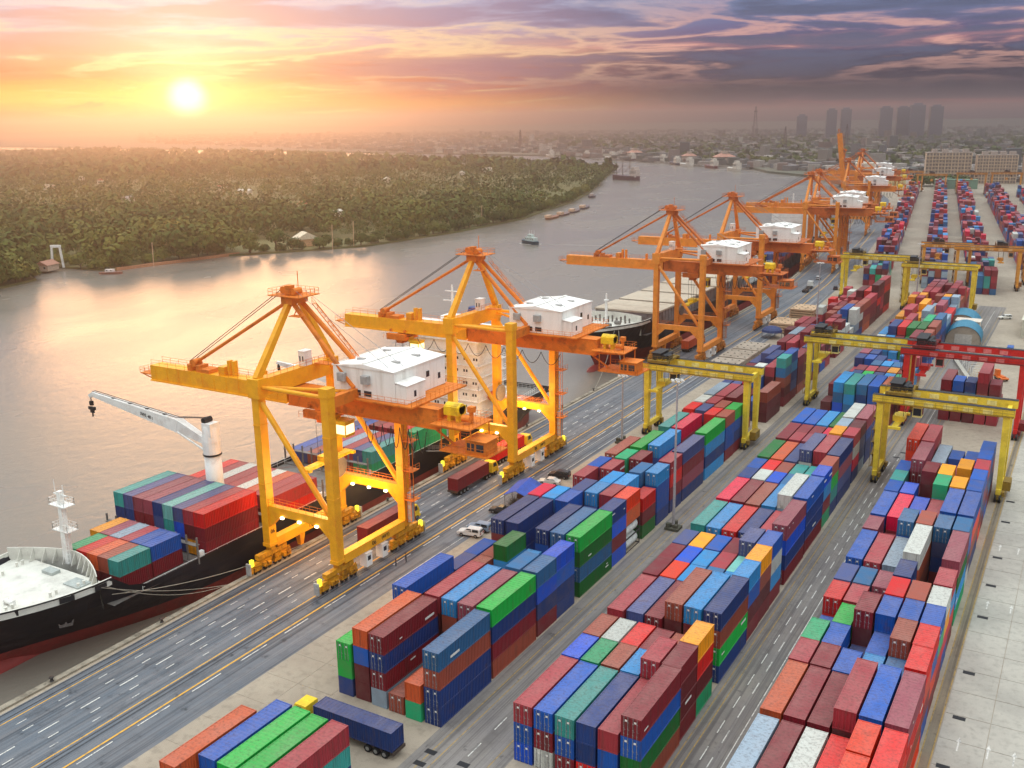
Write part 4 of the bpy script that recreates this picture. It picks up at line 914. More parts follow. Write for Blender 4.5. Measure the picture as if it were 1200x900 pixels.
# ------------------------------------------------------------------ ships
def hull_mat(name, col): 
    return pm(name, col, .45, var=.2, scale=.4, dirt=(70, 62, 60), dirt_amt=.35, stretch=(1, .3, 2))
M_hull = hull_mat('hull_black', (26, 26, 36)); M_boot = pm('hull_red', (140, 52, 48), .6, var=.25, scale=.5, dirt=(96, 60, 54), dirt_amt=.5)
M_deckw = pm('deck_white', (220, 218, 208), .6, var=.1, scale=.5, dirt=(164, 158, 150), dirt_amt=.45); M_deckg = pm('deck_grey', (120, 116, 112), .7, var=.25, scale=.6, dirt=(110, 66, 48), dirt_amt=.5)
M_shipw = pm('ship_white', (240, 240, 236), .5, var=.06, scale=.6, dirt=(170, 140, 120), dirt_amt=.3)
def ss(t): t = max(0, min(1, t)); return t*t*(3-2*t)
def ship_hull(root, xc, y0, y1, hb, zd, zf, flare=14.0, stern=18.0, foc=24.0, boot=-.7):
    """loft: y0 deck stem, y1 transom; hb half beam; zd main deck, zf forecastle top"""
    N = 46; ys = [y0+(y1-y0)*(i/(N-1))**1.35 for i in range(N)]
    zl = [-7.5, -4.6, WZ, boot, .8, zd*.6, zd, None]
    secs = []
    for y in ys:
        row = []
        ztop = zf if y < y0+foc else zf+(zd+1.1-zf)*ss((y-y0-foc)/4)
        for j, z in enumerate(zl):
            if z is None: z = ztop
            f = max(0, min(1, (z+4.6)/(zf+4.6)))        # 0 low, 1 at the top
            ystem = y0+flare*(1-f)**1.1
            L_ = 24+22*(1-f)
            t = (y-ystem)/L_
            wdt = hb*(max(0, min(1, t))**(.62+.35*(1-f)))*(1-.0*f) if t > 0 else 0.0
            wdt = hb*math.sin(min(1, max(0, t))*1.5708)**(.85+.45*(1-f))
            ts = (y1-y)/stern
            if ts < 1 and f < .6: wdt *= (.35+.65*max(0, ts)**.6) if z < 0 else (.8+.2*max(0, ts))
            row.append((wdt, max(y, ystem) if wdt == 0 else y, z))
        secs.append(row)
    M_ = len(zl)
    mb = MB()
    for sgn in (-1, 1):
        k = []
        for row in secs:
            for (w_, y, z) in row: k.append((xc+sgn*w_, y, z))
        f1_ = []; f2_ = []
        for i in range(N-1):
            for j in range(M_-1):
                q = (i*M_+j, (i+1)*M_+j, (i+1)*M_+j+1, i*M_+j+1)
                if sgn < 0: q = q[::-1]
                (f2_ if j < 3 else f1_).append(q)
        base = len(mb.v); mb.v += k
        mb.f += [tuple(base+a for a in q) for q in f1_]; mb.mi += [0]*len(f1_)
        mb.f += [tuple(base+a for a in q) for q in f2_]; mb.mi += [1]*len(f2_)
    # transom
    r = secs[-1]; n = len(r)
    mb.add([(xc-a[0], y1, a[2]) for a in r]+[(xc+a[0], y1, a[2]) for a in r], [(j, n+j, n+j+1, j+1) for j in range(n-1)])
    h = mb.build('hull', [M_hull, M_boot], root)
    # decks
    def deck(name, ya, yb, z, mat, inset=.25, lev=-1):
        m_ = MB(); idx = [i for i, y in enumerate(ys) if ya <= y <= yb]; vs = []
        for i in idx:
            w_ = max(.02, secs[i][lev][0]-inset); vs += [(xc-w_, ys[i], z), (xc+w_, ys[i], z)]
        m_.add(vs, [(2*a, 2*a+1, 2*a+3, 2*a+2) for a in range(len(idx)-1)]); return m_.build(name, mat, root)
    deck('forecastle_deck', y0+.8, y0+foc+.5, zf-1.2, M_deckw)
    deck('main_deck', y0+foc-3, y1, zd, M_deckg, .1)
    # inside face of the bow bulwark, white
    m_ = MB()
    for sgn in (-1, 1):
        idx = [i for i, y in enumerate(ys) if y0-.1 <= y <= y0+foc+1]; vs = []
        for i in idx:
            w_ = max(0, secs[i][-1][0]-.22); vs += [(xc+sgn*w_, ys[i]+.2, zf-1.25), (xc+sgn*w_, ys[i]+.2, zf+.06), (xc+sgn*(w_+.26), ys[i], zf+.06)]
        for a in range(len(idx)-1): m_.add(vs[3*a:3*a+6], [(0, 3, 4, 1), (1, 4, 5, 2)])
    m_.build('bulwark', M_deckw, root)
    # bulb
    b = MB(); n = 14; prof = [(0.05, -6.5), (1.2, -6.0), (2.0, -4), (2.3, 0), (2.1, 8), (1.2, 14)]; vs = []; fs = []
    for r_, yy in prof:
        for i in range(n): vs.append((xc+r_*.8*math.cos(6.2832*i/n), y0+flare-1+yy, -4.4+r_*1.15*math.sin(6.2832*i/n)))
    for j in range(len(prof)-1):
        for i in range(n): fs.append((j*n+i, (j+1)*n+i, (j+1)*n+(i+1) % n, j*n+(i+1) % n))
    b.add(vs, fs).build('bulbous_bow', M_boot, root, smooth=True)
    return secs, ys
def edge_w(secs, ys, y, lev=-1):
    i = min(range(len(ys)), key=lambda k: abs(ys[k]-y)); return secs[i][lev][0]
s1 = thing('container_ship', 'black-hulled container ship with white bow deck, moored in front of the near cranes', 'ship', (0, 0, 0), 0, None)
XC = -133.2
secs, ys = ship_hull(s1, XC, 62, 226, 11.3, 3.9, 8.6, flare=13.0, foc=25)
# breakwater and ribs behind the white forecastle
b = MB(); pts = []
for i in range(13):
    t = i/12; x = XC-10.9+21.8*t; y = 88.2-4.4*abs(2*t-1)**1.6+1.0; pts.append((x, y))
for (a, b_), (c, d) in zip(pts, pts[1:]):
    b.add([(a, b_, 3.9), (c, d, 3.9), (c, d-.5, 9.6-.8*0), (a, b_-.5, 9.6), (a, b_+.15, 3.9), (c, d+.15, 3.9), (c, d-.35, 9.6), (a, b_-.35, 9.6)], [(0, 1, 2, 3), (7, 6, 5, 4), (3, 2, 6, 7)])
for a, b_ in pts[1:-1]: b.add([(a-.06, b_-1.5, 7.4), (a+.06, b_-1.5, 7.4), (a+.06, b_-.5, 9.5), (a-.06, b_-.5, 9.5), (a, b_-.4, 7.4)], [(0, 1, 2, 3), (0, 3, 4), (1, 4, 2)])
b.build('breakwater', M_deckw, s1)
# forecastle gear
for x, y in ((-3.5, 75), (3.5, 75)): MB().tube((XC+x-.7, y, 7.9), (XC+x+.7, y, 7.9), .38, 12).box(XC+x-.85, y-.45, 7.4, XC+x-.7, y+.45, 8.2).box(XC+x+.7, y-.45, 7.4, XC+x+.85, y+.45, 8.2).build('windlass', M_shipw, s1)
for x, y in ((-6.5, 80), (6.5, 80), (-5, 74), (5, 74), (7.5, 84), (-7.5, 84)):
    g = MB()
    for e in (-.5, .5): g.lathe((XC+x, y+e, 7.4), [(.2, 0), (.2, .6), (.26, .65), (.26, .72)], 8)
    g.build('bitts', M_deckw, s1)
MB().box(XC+4.5, 83, 7.42, XC+8, 85.4, 7.6).box(XC-2, 84, 7.42, XC+.5, 85.5, 7.9).build('deck_hatch', pm('hatch_grey', (170, 176, 172), .6), s1)
for y in (72.5, 79.5, 84.6):
    w_ = edge_w(secs, ys, y); wa = edge_w(secs, ys, y-1.2); wb_ = edge_w(secs, ys, y+1.2)
    MB().add([(XC+wa+.05, y-1.0, 7.5), (XC+wb_+.05, y+1.0, 7.5), (XC+wb_+.09, y+1.0, 8.35), (XC+wa+.09, y-1.0, 8.35)], [(0, 1, 2, 3)]).add([(XC+wa-.3, y-1.0, 7.5), (XC+wb_-.3, y+1.0, 7.5), (XC+wb_-.3, y+1.0, 8.35), (XC+wa-.3, y-1.0, 8.35)], [(3, 2, 1, 0)]).build('fairlead', M_black, s1)
# foremast
m = MB().beam((XC-1.5, 88.5, 7.4), (XC-1.5, 88.5, 19.5), 1.3, 1.1, w2=.7, h2=.7)
for z in (13, 17.2): m.box(XC-3.4, 87.6, z, XC+.4, 89.6, z+.12).rail([(XC-3.3, 87.7, z+.1), (XC+.3, 87.7, z+.1), (XC+.3, 89.5, z+.1), (XC-3.3, 89.5, z+.1), (XC-3.3, 87.7, z+.1)], step=.9)
m.beam((XC-3.0, 88.5, 18.9), (XC, 88.5, 18.9), .2, .2).beam((XC-2.6, 88.5, 19), (XC-2.6, 88.5, 21.2), .1, .1).beam((XC-.6, 88.5, 19), (XC-.6, 88.5, 20.6), .12, .12).beam((XC-.4, 88.1, 7.4), (XC-.6, 88.2, 17), .12, .12)
for i in range(14): m.box(XC-.75, 87.8, 7.8+i*.7, XC-.3, 87.86, 7.86+i*.7)
m.build('mast', M_shipw, s1)
# anchor, draught marks on the quay side
wr = edge_w(secs, ys, 80.5, 5)
a_ = MB().box(-.15, -.12, -1.2, .15, .12, .5).box(-.95, -.14, -1.4, .95, .14, -1.0)
for s in (-1, 1): a_.beam((s*.8, 0, -1.2), (s*1.25, 0, -.1), .35, .2)
an = a_.build('anchor', pm('anchor_grey', (120, 112, 108), .8, dirt=(120, 80, 60)), s1, (XC+edge_w(secs, ys, 81.5, 5)+.1, 81.5, 3.0)); an.rotation_euler = (R(-8), 0, R(62))
M_mark = pm('paint_mark', (206, 204, 204), .7)
t_ = text_part('2', s1, (XC+edge_w(secs, ys, 78.2, 3)+.5, 78.0, 1.0), (R(80), 0, R(60)), 1.6, M_mark, name='draught_mark')
# deck side rails and lashing bridges
rl = MB()
for sg in (1, -1): rl.rail([(XC+sg*11.0, 92, 3.9), (XC+sg*11.2, 223, 3.9)], h=1.15, step=2.2, r=.06)
rl.build('handrail', M_shipw, s1)
for y in (103.2, 118.3, 134.3, 148.0, 163.5, 177.5):
    lb = MB()
    for i in range(10): lb.beam((XC-11.2+i*2.49, y, 3.9), (XC-11.2+i*2.49, y, 8.6), .22, .3)
    lb.box(XC-11.3, y-.45, 7.2, XC+11.3, y+.45, 7.3).box(XC-11.3, y-.45, 4.0, XC+11.3, y+.45, 4.1); lb.build('lashing_bridge', M_deckg, s1)
for i in range(15):
    y = 104+i*7.6
    if abs(y-118) > 2: MB().box(XC+10.0, y, 3.92, XC+10.7, y+1.0, 5.6).build('deck_locker', M_shipw, s1)
# white deck crane
cx, cy = -133.6, 118.6
c = MB().lathe((cx, cy, 3.9), [(1.9, 0), (1.7, .6), (1.55, 8), (1.5, 12.6)], 20).build('crane_column', M_shipw, s1, smooth=True)
c = MB().lathe((cx, cy, 16.5), [(1.62, 0), (1.7, .1), (1.7, .3), (1.6, .35)], 20).build('slewing_ring', M_black, s1)
c = MB(); c.lathe((cx, cy, 16.8), [(1.6, 0), (1.62, 2.4), (1.35, 4.6), (1.2, 5.2)], 18); c.box(cx-.9, cy-1.1, 20.2, cx+1.2, cy+1.1, 22.6); co = c.build('crane_house', M_shipw, s1)
MB().tube((cx-.6, cy-.9, 23.0), (cx-.6, cy+.9, 23.0), .55, 12).box(cx-1.6, cy-.5, 19.6, cx-.8, cy+.3, 20.2).build('sheave', M_black, co)
hp = Vector((cx-1.4, cy, 19.0)); kp = Vector((cx-8.5, cy+.3, 20.8)); tip = Vector((cx-33, cy+1.0, 23.4))
j = MB().beam(hp, kp, 1.1, 1.2, w2=1.5, h2=2.5).beam(kp, tip, 1.5, 2.5, w2=.8, h2=.9).beam(kp+Vector((-.3, 0, -1.2)), kp+Vector((.4, 0, 1.2)), 1.7, .5).beam(tip+Vector((.3, 0, .3)), tip+Vector((-1.0, 0, -.5)), .9, .7)
jo = j.build('jib', M_shipw, s1)
MB().tube((cx-1.3, cy-.7, 17.4), kp+Vector((.2, -.7, -1.1)), .18, 8).tube((cx-1.3, cy+.7, 17.4), kp+Vector((.2, .7, -1.1)), .18, 8).build('luffing_ram', M_shipw, jo)
MB().path([(cx-.6, cy-.3, 23.4), tuple(kp+Vector((0, -.3, 1.5))), tuple(tip+Vector((0, -.3, .7)))], .07, 4).path([(cx-.6, cy+.3, 23.4), tuple(kp+Vector((0, .3, 1.5))), tuple(tip+Vector((0, .3, .7)))], .07, 4).build('crane_wire', M_black, jo)
for i in range(4): q = kp.lerp(tip, .15+.2*i)+Vector((0, 0, .95-.17*i)); MB().box(q.x-.3, q.y-.25, q.z, q.x+.3, q.y+.25, q.z+.3).build('jib_light', M_black, jo)
text_part('SWL 40 t', jo, tuple(kp.lerp(tip, .33)+Vector((0, -.72, -.1))), (R(90), R(9), 0), .9, M_black, name='lettering')
hk = MB().beam(tip+Vector((-1.0, 0, -.6)), tip+Vector((-1.0, 0, -1.6)), .12, .12).box(tip.x-1.35, tip.y-.25, tip.z-2.4, tip.x-.65, tip.y+.25, tip.z-1.5).box(tip.x-1.9, tip.y-.2, tip.z-3.3, tip.x-.1, tip.y+.2, tip.z-2.7).box(tip.x-1.5, tip.y-.15, tip.z-3.9, tip.x-.5, tip.y+.15, tip.z-3.3).tube(tip+Vector((-1.0, 0, -3.9)), tip+Vector((-1.0, 0, -4.7)), .16, 8)
hk.build('hook_block', M_black, jo)
# second deck crane farther aft, seen beyond the first yard crane mast
cx2, cy2 = -141.5, 163
c = MB().lathe((cx2, cy2, 3.9), [(1.7, 0), (1.5, .6), (1.45, 15.5)], 16); c.beam((cx2-1, cy2, 18.6), (cx2-6, cy2-1.5, 20.5), 1.2, 1.7).beam((cx2-6, cy2-1.5, 20.5), (cx2-14, cy2-4, 22.5), 1.3, 1.6, w2=.6, h2=.7)
c.build('second_deck_crane', M_shipw, s1)
MB().box(cx2-13.8, cy2-4.2, 20.2, cx2-13.3, cy2-3.8, 22.2).box(cx2-14.3, cy2-4.4, 19.2, cx2-12.8, cy2-3.6, 20.2).build('hook_block', M_black, s1)
# superstructure near the stern
d = MB(); X0, X1 = XC-10.8, XC+10.8
for i in range(7):
    z = 3.9+i*2.85; ins = .0 if i < 5 else .6
    d.box(X0+ins+(0 if i else 0), 190+(.25*i), z, X1-ins, 202.5, z+2.7); d.box(X0+ins-.5, 189.6+(.25*i), z+2.7, X1-ins+.5, 203, z+2.85)
d.box(X0-2.2, 191.5, 3.9+7*2.85, X1+2.2, 199, 3.9+7*2.85+2.7).box(X0-2.5, 191.2, 26.55, X1+2.5, 199.4, 26.75)
d.box(XC-3, 196, 26.75, XC+3, 200, 28.4).box(XC-3.5, 204, 3.9, XC+3.5, 210, 24).beam((XC, 197, 28.4), (XC, 197, 36), .6, .6, w2=.3, h2=.3).box(XC-2.6, 196.8, 32, XC+2.6, 197.2, 32.25).box(XC-2, 196.7, 34.4, XC+2, 197, 34.6)
dh = d.build('deckhouse', M_shipw, s1)
wm = MB().box(-.22, -.03, 0, .22, .02, .62).mesh('window', M['g'] if False else CMY['g'])
for i in range(6):
    for k in range(8):
        x = X0+1.4+k*2.7
        for e in (0, .75): link('window', wm, dh, (x+e, 190+.25*i-.01, 3.9+i*2.85+1.2))
wmm = MB().box(-.6, -.03, 0, .6, .02, 1.0).mesh('bridge_window', CMY['g'])
for k in range(16): link('bridge_window', wmm, dh, (X0-1.4+k*1.63, 191.48, 25.2))
for i in range(7):
    z = 3.9+i*2.85+2.85; MB().rail([(X0-.4, 189.7+.25*i, z), (X1+.4, 189.7+.25*i, z), (X1+.4, 203, z)], step=2.4, r=.07).build('handrail', M_shipw, dh)
MB().lathe((XC, 207, 24), [(2.4, 0), (2.4, 3.4), (2.0, 3.6), (1.6, 5)], 16).build('funnel', pm('funnel_blue', (48, 70, 120), .5), s1)
lb = MB(); n = 10
lb.lathe((0, 0, 0), [(.1, -3.2), (.9, -2.6), (1.25, -1), (1.25, 1.2), (.9, 2.6), (.1, 3.2)], 12)
lo = lb.build('lifeboat', pm('lifeboat_red', (206, 60, 44), .45), s1, (XC+12.0, 197, 10.0)); lo.rotation_euler = (R(90), 0, 0)
MB().rail([(XC-9, 205, 3.9), (XC-8, 225, 3.9), (XC+8, 225, 3.9), (XC+10, 205, 3.9)], step=1.2).box(XC-6, 212, 3.9, XC-1, 216, 5.4).box(XC+2, 214, 3.9, XC+5, 219, 5.0).tube((XC-4, 220, 4.6), (XC+4, 220, 4.6), .6, 10).box(XC+6, 206, 3.9, XC+9.5, 210, 7).build('stern_gear', M_shipw, s1)
# gangway
gw = MB().beam((XC+11.6, 168, 4.2), (XC+13.6, 182, .4), .9, .15).rail([(XC+11.2, 168, 4.3), (XC+13.2, 182, .5)], step=1.4).rail([(XC+12.0, 168, 4.3), (XC+14.0, 182, .5)], step=1.4); gw.build('gangway', M_galv, s1)
# mooring lines
ml = thing('mooring_line', 'pale mooring ropes running from the black bow to the quay edge', 'mooring rope', (0, 0, 0))
def rope(a, b, sag=.6):
    a = Vector(a); b = Vector(b); pts = []
    for k in range(11): f = k/10; p = a.lerp(b, f); p.z -= 4*sag*f*(1-f); pts.append(tuple(p))
    return pts
mr_ = MB().path(rope((XC+edge_w(secs, ys, 84.6)+.1, 84.6, 7.8), (-117.3, 104.5, .7), .8), .05, 4).path(rope((XC+edge_w(secs, ys, 84.6)+.1, 85.2, 7.8), (-117.3, 104.2, .7), 1.6), .05, 4).path(rope((XC+edge_w(secs, ys, 86)+.1, 86.2, 6), (-117.3, 123.5, .7), 1.5), .07, 4)
mr_.build('rope', pm('rope_pale', (150, 142, 128), .9), ml)
# ---- deck cargo of the first ship
NG = 'containers carried on the near ship'
PLN = {'front': 'front', }
def cargo(x, y, z, tiers, kind, place, idx, n):
    side = '%s from quay' % ORD[n-idx] if idx < n-1 else 'quayside end'
    for t, c_ in enumerate(reversed(tiers)):
        tr = ('bottom', 'second tier', 'third tier', 'fourth tier')[t] if t < len(tiers)-1 else 'topmost'
        container(kind, x, y, z+t*CH, c_, '%s %s container on near ship, %s, %s, %s' % (CN[c_], 'long' if kind == 4 else 'short', place, side, tr), doors=kind == 2 and t == len(tiers)-1 and False, group=NG)
zb = 4.15
for i, t in enumerate(['jm', 'rm', 'Om', 'kM', 'tm']): cargo(-136.6+i*2.5, 89.6, zb, t, 2, 'front group', i, 5)
for i, t in enumerate(['ym', 'qm', 'em', 'RM', 'bm', 'bmm'[:2]]): cargo(-138.6+i*2.49-.55, 95.9, zb, t, 2, 'second group', i, 6)
for i, t in enumerate(['tnn', 'vnn', 'qmm', 'qmm', 'nvn', 'ctn', 'vBn', 'RMew'[:2]+'y', 'rmm']): cargo(-144.6+i*2.5+.02, 105.2, zb, t, 4, 'before deck crane', i, 9)
for i, t in enumerate(['rm', 'Rm', 'wn', 'Rm', 'Rm', 'wm', 'Om', 'RM', 'Rr']): cargo(-145.0+i*2.5+.2, 121.0, zb, t, 4, 'behind deck crane', i, 9)
for i, t in enumerate(['b', 'v', 'k', 'n', 'Rm', 'em', 'Rm', 'vj', 'tj']): cargo(-144.8+i*2.5+.2, 149.6, zb, t, 4, 'green aft group', i, 9)
for i, t in enumerate(['n', 'b', 'R', 'm', 'mk', 'Rm', 'mR', 'rk', 'jj']): cargo(-144.8+i*2.5+.2, 164.5, zb, t, 4, 'beside white deckhouse', i, 9)

# ---- second ship: black bow, pale coamings and hatch covers
s2 = thing('cargo_ship', 'black bulk carrier with cream hatch covers, moored behind the second crane', 'ship', (0, 0, 0))
XC2 = -134.2
secs2, ys2 = ship_hull(s2, XC2, 268, 425, 12.6, 6.4, 11.6, flare=13, foc=26, boot=1.6)
m = MB().lathe((XC2, 287, 10.4), [(.5, 0), (.4, 7), (.8, 7.1), (.8, 7.5), (.3, 7.6), (.25, 9.5)], 10).build('mast', M_shipw, s2)
M_cream = pm('hatch_cream', (194, 180, 160), .75, var=.1, scale=.4, dirt=(160, 140, 120), dirt_amt=.4); M_coam = pm('coaming_grey', (140, 130, 128), .75, var=.15, scale=.6, dirt=(110, 80, 66), dirt_amt=.5)
g = MB()
for x, y in ((-4, 280), (4, 280), (-5, 285), (5, 285)): g.tube((XC2+x-1, y, 11.2), (XC2+x+1, y, 11.2), .6, 10)
for k in range(14): g.box(XC2-6+k, 288+(k % 3), 10.4, XC2-5.6+k, 288.5+(k % 3), 11.6+(k % 4)*.3)
g.build('deck_gear', M_deckg, s2)
b = MB()
for i in range(12):
    t0, t1 = i/12, (i+1)/12; f = lambda t: (XC2-11+22*t, 293.5-3.5*abs(2*t-1)**1.6)
    (a, b_), (c, d) = f(t0), f(t1); b.add([(a, b_, 6.4), (c, d, 6.4), (c, d, 12.8), (a, b_, 12.8), (a, b_+.2, 6.4), (c, d+.2, 6.4), (c, d+.2, 12.8), (a, b_+.2, 12.8)], [(0, 1, 2, 3), (7, 6, 5, 4), (3, 2, 6, 7)])
b.build('breakwater', M_deckw, s2)
for k, y in enumerate((302, 322, 342, 362, 382)):
    c = MB().box(XC2-11, y, 6.4, XC2+11, y+17.5, 11.4)
    for i in range(9): c.box(XC2-10.8+i*2.65, y-.18, 6.4, XC2-10.5+i*2.65, y, 11.3)
    for i in range(7): c.box(XC2+11, y+.3+i*2.7, 6.4, XC2+11.2, y+.6+i*2.7, 11.3)
    for z in (8, 9.8): c.box(XC2-11.1, y-.12, z, XC2+11.1, y, z+.14).box(XC2+11, y, z, XC2+11.12, y+17.5, z+.14)
    co = c.build('hatch_coaming', M_coam, s2)
    for q in range(2):
        hc = MB().box(XC2-11.3, y-.3+q*8.9, 11.42, XC2+11.3, y+8.5+q*8.9, 12.0)
        hc.build('hatch_cover', M_cream, co)
MB().rail([(XC2-12.3, 296, 6.4), (XC2-12.3, 424, 6.4)], step=2.4, r=.08, h=1.3).rail([(XC2+12.3, 296, 6.4), (XC2+12.3, 424, 6.4)], step=2.4, r=.08, h=1.3).build('handrail', M_deckg, s2)
for x, y, h_ in ((-9, 299.2, 2.6), (9, 320, 2), (-10, 320, 2), (9, 340, 2)): MB().box(XC2+x-1.2, y, 6.4, XC2+x+1.2, y+1.6, 6.4+h_).build('winch_house', M_shipw, s2)
d = MB()
for i in range(5): d.box(XC2-11, 404, 6.4+i*2.8, XC2+11, 418, 9.1+i*2.8).box(XC2-11.5, 403.6, 9.1+i*2.8, XC2+11.5, 418.4, 9.2+i*2.8)
d.box(XC2-13, 405, 20.4, XC2+13, 412, 23.2).beam((XC2, 410, 23), (XC2, 410, 30), .6, .6); dd = d.build('deckhouse', M_shipw, s2)
for k in range(14): MB().box(XC2-12+k*1.8, 404.96, 21.3, XC2-11+k*1.8, 405.0, 22.3).build('bridge_window', CMY['g'], dd)
MB().path(rope((XC2+9, 277, 10.4), (-117.4, 262, .7), 1), .08, 4).path(rope((XC2+8, 276, 10.4), (-117.4, 244, .7), 2), .08, 4).build('mooring_rope', pm('rope_pale', (200, 190, 170), .9), s2)
container(2, -133.5, 296.5, 6.45, 'p', 'crimson container standing on the black ship just behind its white bow shield', group=NG)
# ---- third ship, mostly hidden by cranes
s3 = thing('container_ship', 'distant dark ship with white wheelhouse behind the orange cranes', 'ship', (qx(470)-17, 470, 0), R(5))
secs3, ys3 = ship_hull(s3, 0, -32, 110, 12, 6, 10, foc=22, boot=1)
d = MB()
for i in range(6): d.box(-10.5, 84, 6+i*2.8, 10.5, 96, 8.7+i*2.8)
d.box(-12.5, 85, 22.8, 12.5, 91, 25.6).beam((0, 88, 25), (0, 88, 33), .7, .7); dd = d.build('deckhouse', M_shipw, s3)
for k in range(12): MB().box(-11.5+k*2, 84.93, 23.7, -10.2+k*2, 84.98, 24.8).build('bridge_window', CMY['g'], dd)
mb = MB(); cl = []
for j in range(5):
    for i in range(9):
        for t in range(rnd.choice((1, 2, 2, 3))): farbox(mb, cl, -11.6+i*2.55, -6+j*13.6, 6.1+t*CH, 4, rnd.choice('nbvmMRkes'))
link('deck_cargo', colmesh(mb, cl, 'deck_cargo'), s3)
# ------------------------------------------------------------------ vehicles
M_tyre = pm('tyre', (26, 26, 28), .85); M_hub = pm('hub', (150, 150, 150), .4, .5); M_glass = pm('car_glass', (30, 36, 44), .1, spec=.7); M_chas = pm('chassis', (70, 58, 52), .7, dirt=(120, 80, 50), dirt_amt=.5)
def wheel(parent, x, y, r, w_=.28, name='wheel'):
    m = MB().tube((x-w_/2, y, r), (x+w_/2, y, r), r, 16).tube((x-w_/2-.01, y, r), (x+w_/2+.01, y, r), r*.55, 10, 1)
    return m.build(name, [M_tyre, M_hub], parent)
def truck(loc, rz, cabcol, label, cargo_col, clabel, L_=12.19, group='container trucks working on the quay', cab=True):
    o = thing('container_truck', label, 'truck', loc, rz, group)
    m = MB()
    for x in (-.5, .5): m.box(x-.12, .2, .95, x+.12, 12.6, 1.2)
    for y in (.3, 3, 6, 9, 12.2): m.box(-1.2, y-.1, 1.02, 1.2, y+.1, 1.19)
    m.box(-1.22, -.05, .75, 1.22, .1, 1.15).box(-.9, 1.0, .6, .9, 4.2, .95)
    m.build('trailer', M_chas, o)
    for y in (1.4, 2.7, 3.95):
        for x in (-.98, .98): wheel(o, x, y, .5, .5)
    if cab:
        c = MB().box(-.45, 10.5, .7, .45, 16.2, .95); c.build('tractor_frame', M_black, o)
        b = MB(); b.add([(-1.2, 13.6, .9), (1.2, 13.6, .9), (1.2, 16.1, .9), (-1.2, 16.1, .9), (-1.15, 13.7, 3.1), (1.15, 13.7, 3.1), (1.12, 15.5, 3.1), (-1.12, 15.5, 3.1), (-1.2, 16.1, 2.0), (1.2, 16.1, 2.0)],
                     [(0, 3, 2, 1), (4, 5, 6, 7), (0, 1, 5, 4), (2, 3, 8, 9), (9, 8, 7, 6), (1, 2, 9, 6, 5), (0, 4, 7, 8, 3)])
        b.box(-1.25, 15.7, .55, 1.25, 16.3, 1.0)
        bo = b.build('cab', pm('cab_'+'%d_%d_%d' % cabcol, cabcol, .4), o)
        MB().add([(-1.0, 16.08, 2.08), (1.0, 16.08, 2.08), (.98, 15.56, 3.0), (-.98, 15.56, 3.0)], [(0, 1, 2, 3)]).add([(1.21, 14.2, 2.0), (1.21, 15.6, 2.0), (1.16, 15.3, 2.85), (1.16, 14.2, 2.85)], [(0, 1, 2, 3)]).add([(-1.21, 14.2, 2.0), (-1.21, 15.6, 2.0), (-1.16, 15.3, 2.85), (-1.16, 14.2, 2.85)], [(3, 2, 1, 0)]).build('window', M_glass, bo)
        for y, n in ((11.4, 2), (12.6, 2), (15.2, 1)):
            for x in (-.98, .98): wheel(o, x, y, .5, .5 if n == 2 else .32)
    if cargo_col:
        v_ = Matrix.Rotation(rz, 4, 'Z') @ Vector((0, .15, 0))
        c = container(4, loc[0]+v_.x-CW/2, loc[1]+v_.y, 1.21, cargo_col, clabel, rot=rz, group='containers riding on trucks')
    return o
YC = (232, 196, 40)
truck((-107.6, 157.0, .01), R(0), YC, 'yellow-cabbed truck carrying the maroon container behind the first crane', 'm', 'maroon long container riding on the truck behind the first crane')
truck((-110.2, 176.8, .01), R(0), YC, 'yellow-cabbed truck with a red load under the second crane', 'r', 'orange red long container riding on the truck under the second crane')
truck((-107.9, 128.2, .01), R(0), YC, 'truck carrying a maroon container between the legs of the first crane', 'm', 'maroon long container riding on the truck between the first crane legs')
truck((-65.4, 82.3, .01), R(90), YC, 'yellow truck with a navy container crossing in front of the left block', 'n', 'navy long container riding on the trailer across the front of the left block')
truck((-106.6, 430, .01), R(5), (220, 220, 216), 'white truck driving on the far quay road', None, '')
truck((-112, 300, .01), R(0), (220, 120, 40), 'trailer parked under the third crane', 'O', 'faded orange long container on the trailer under the third crane')
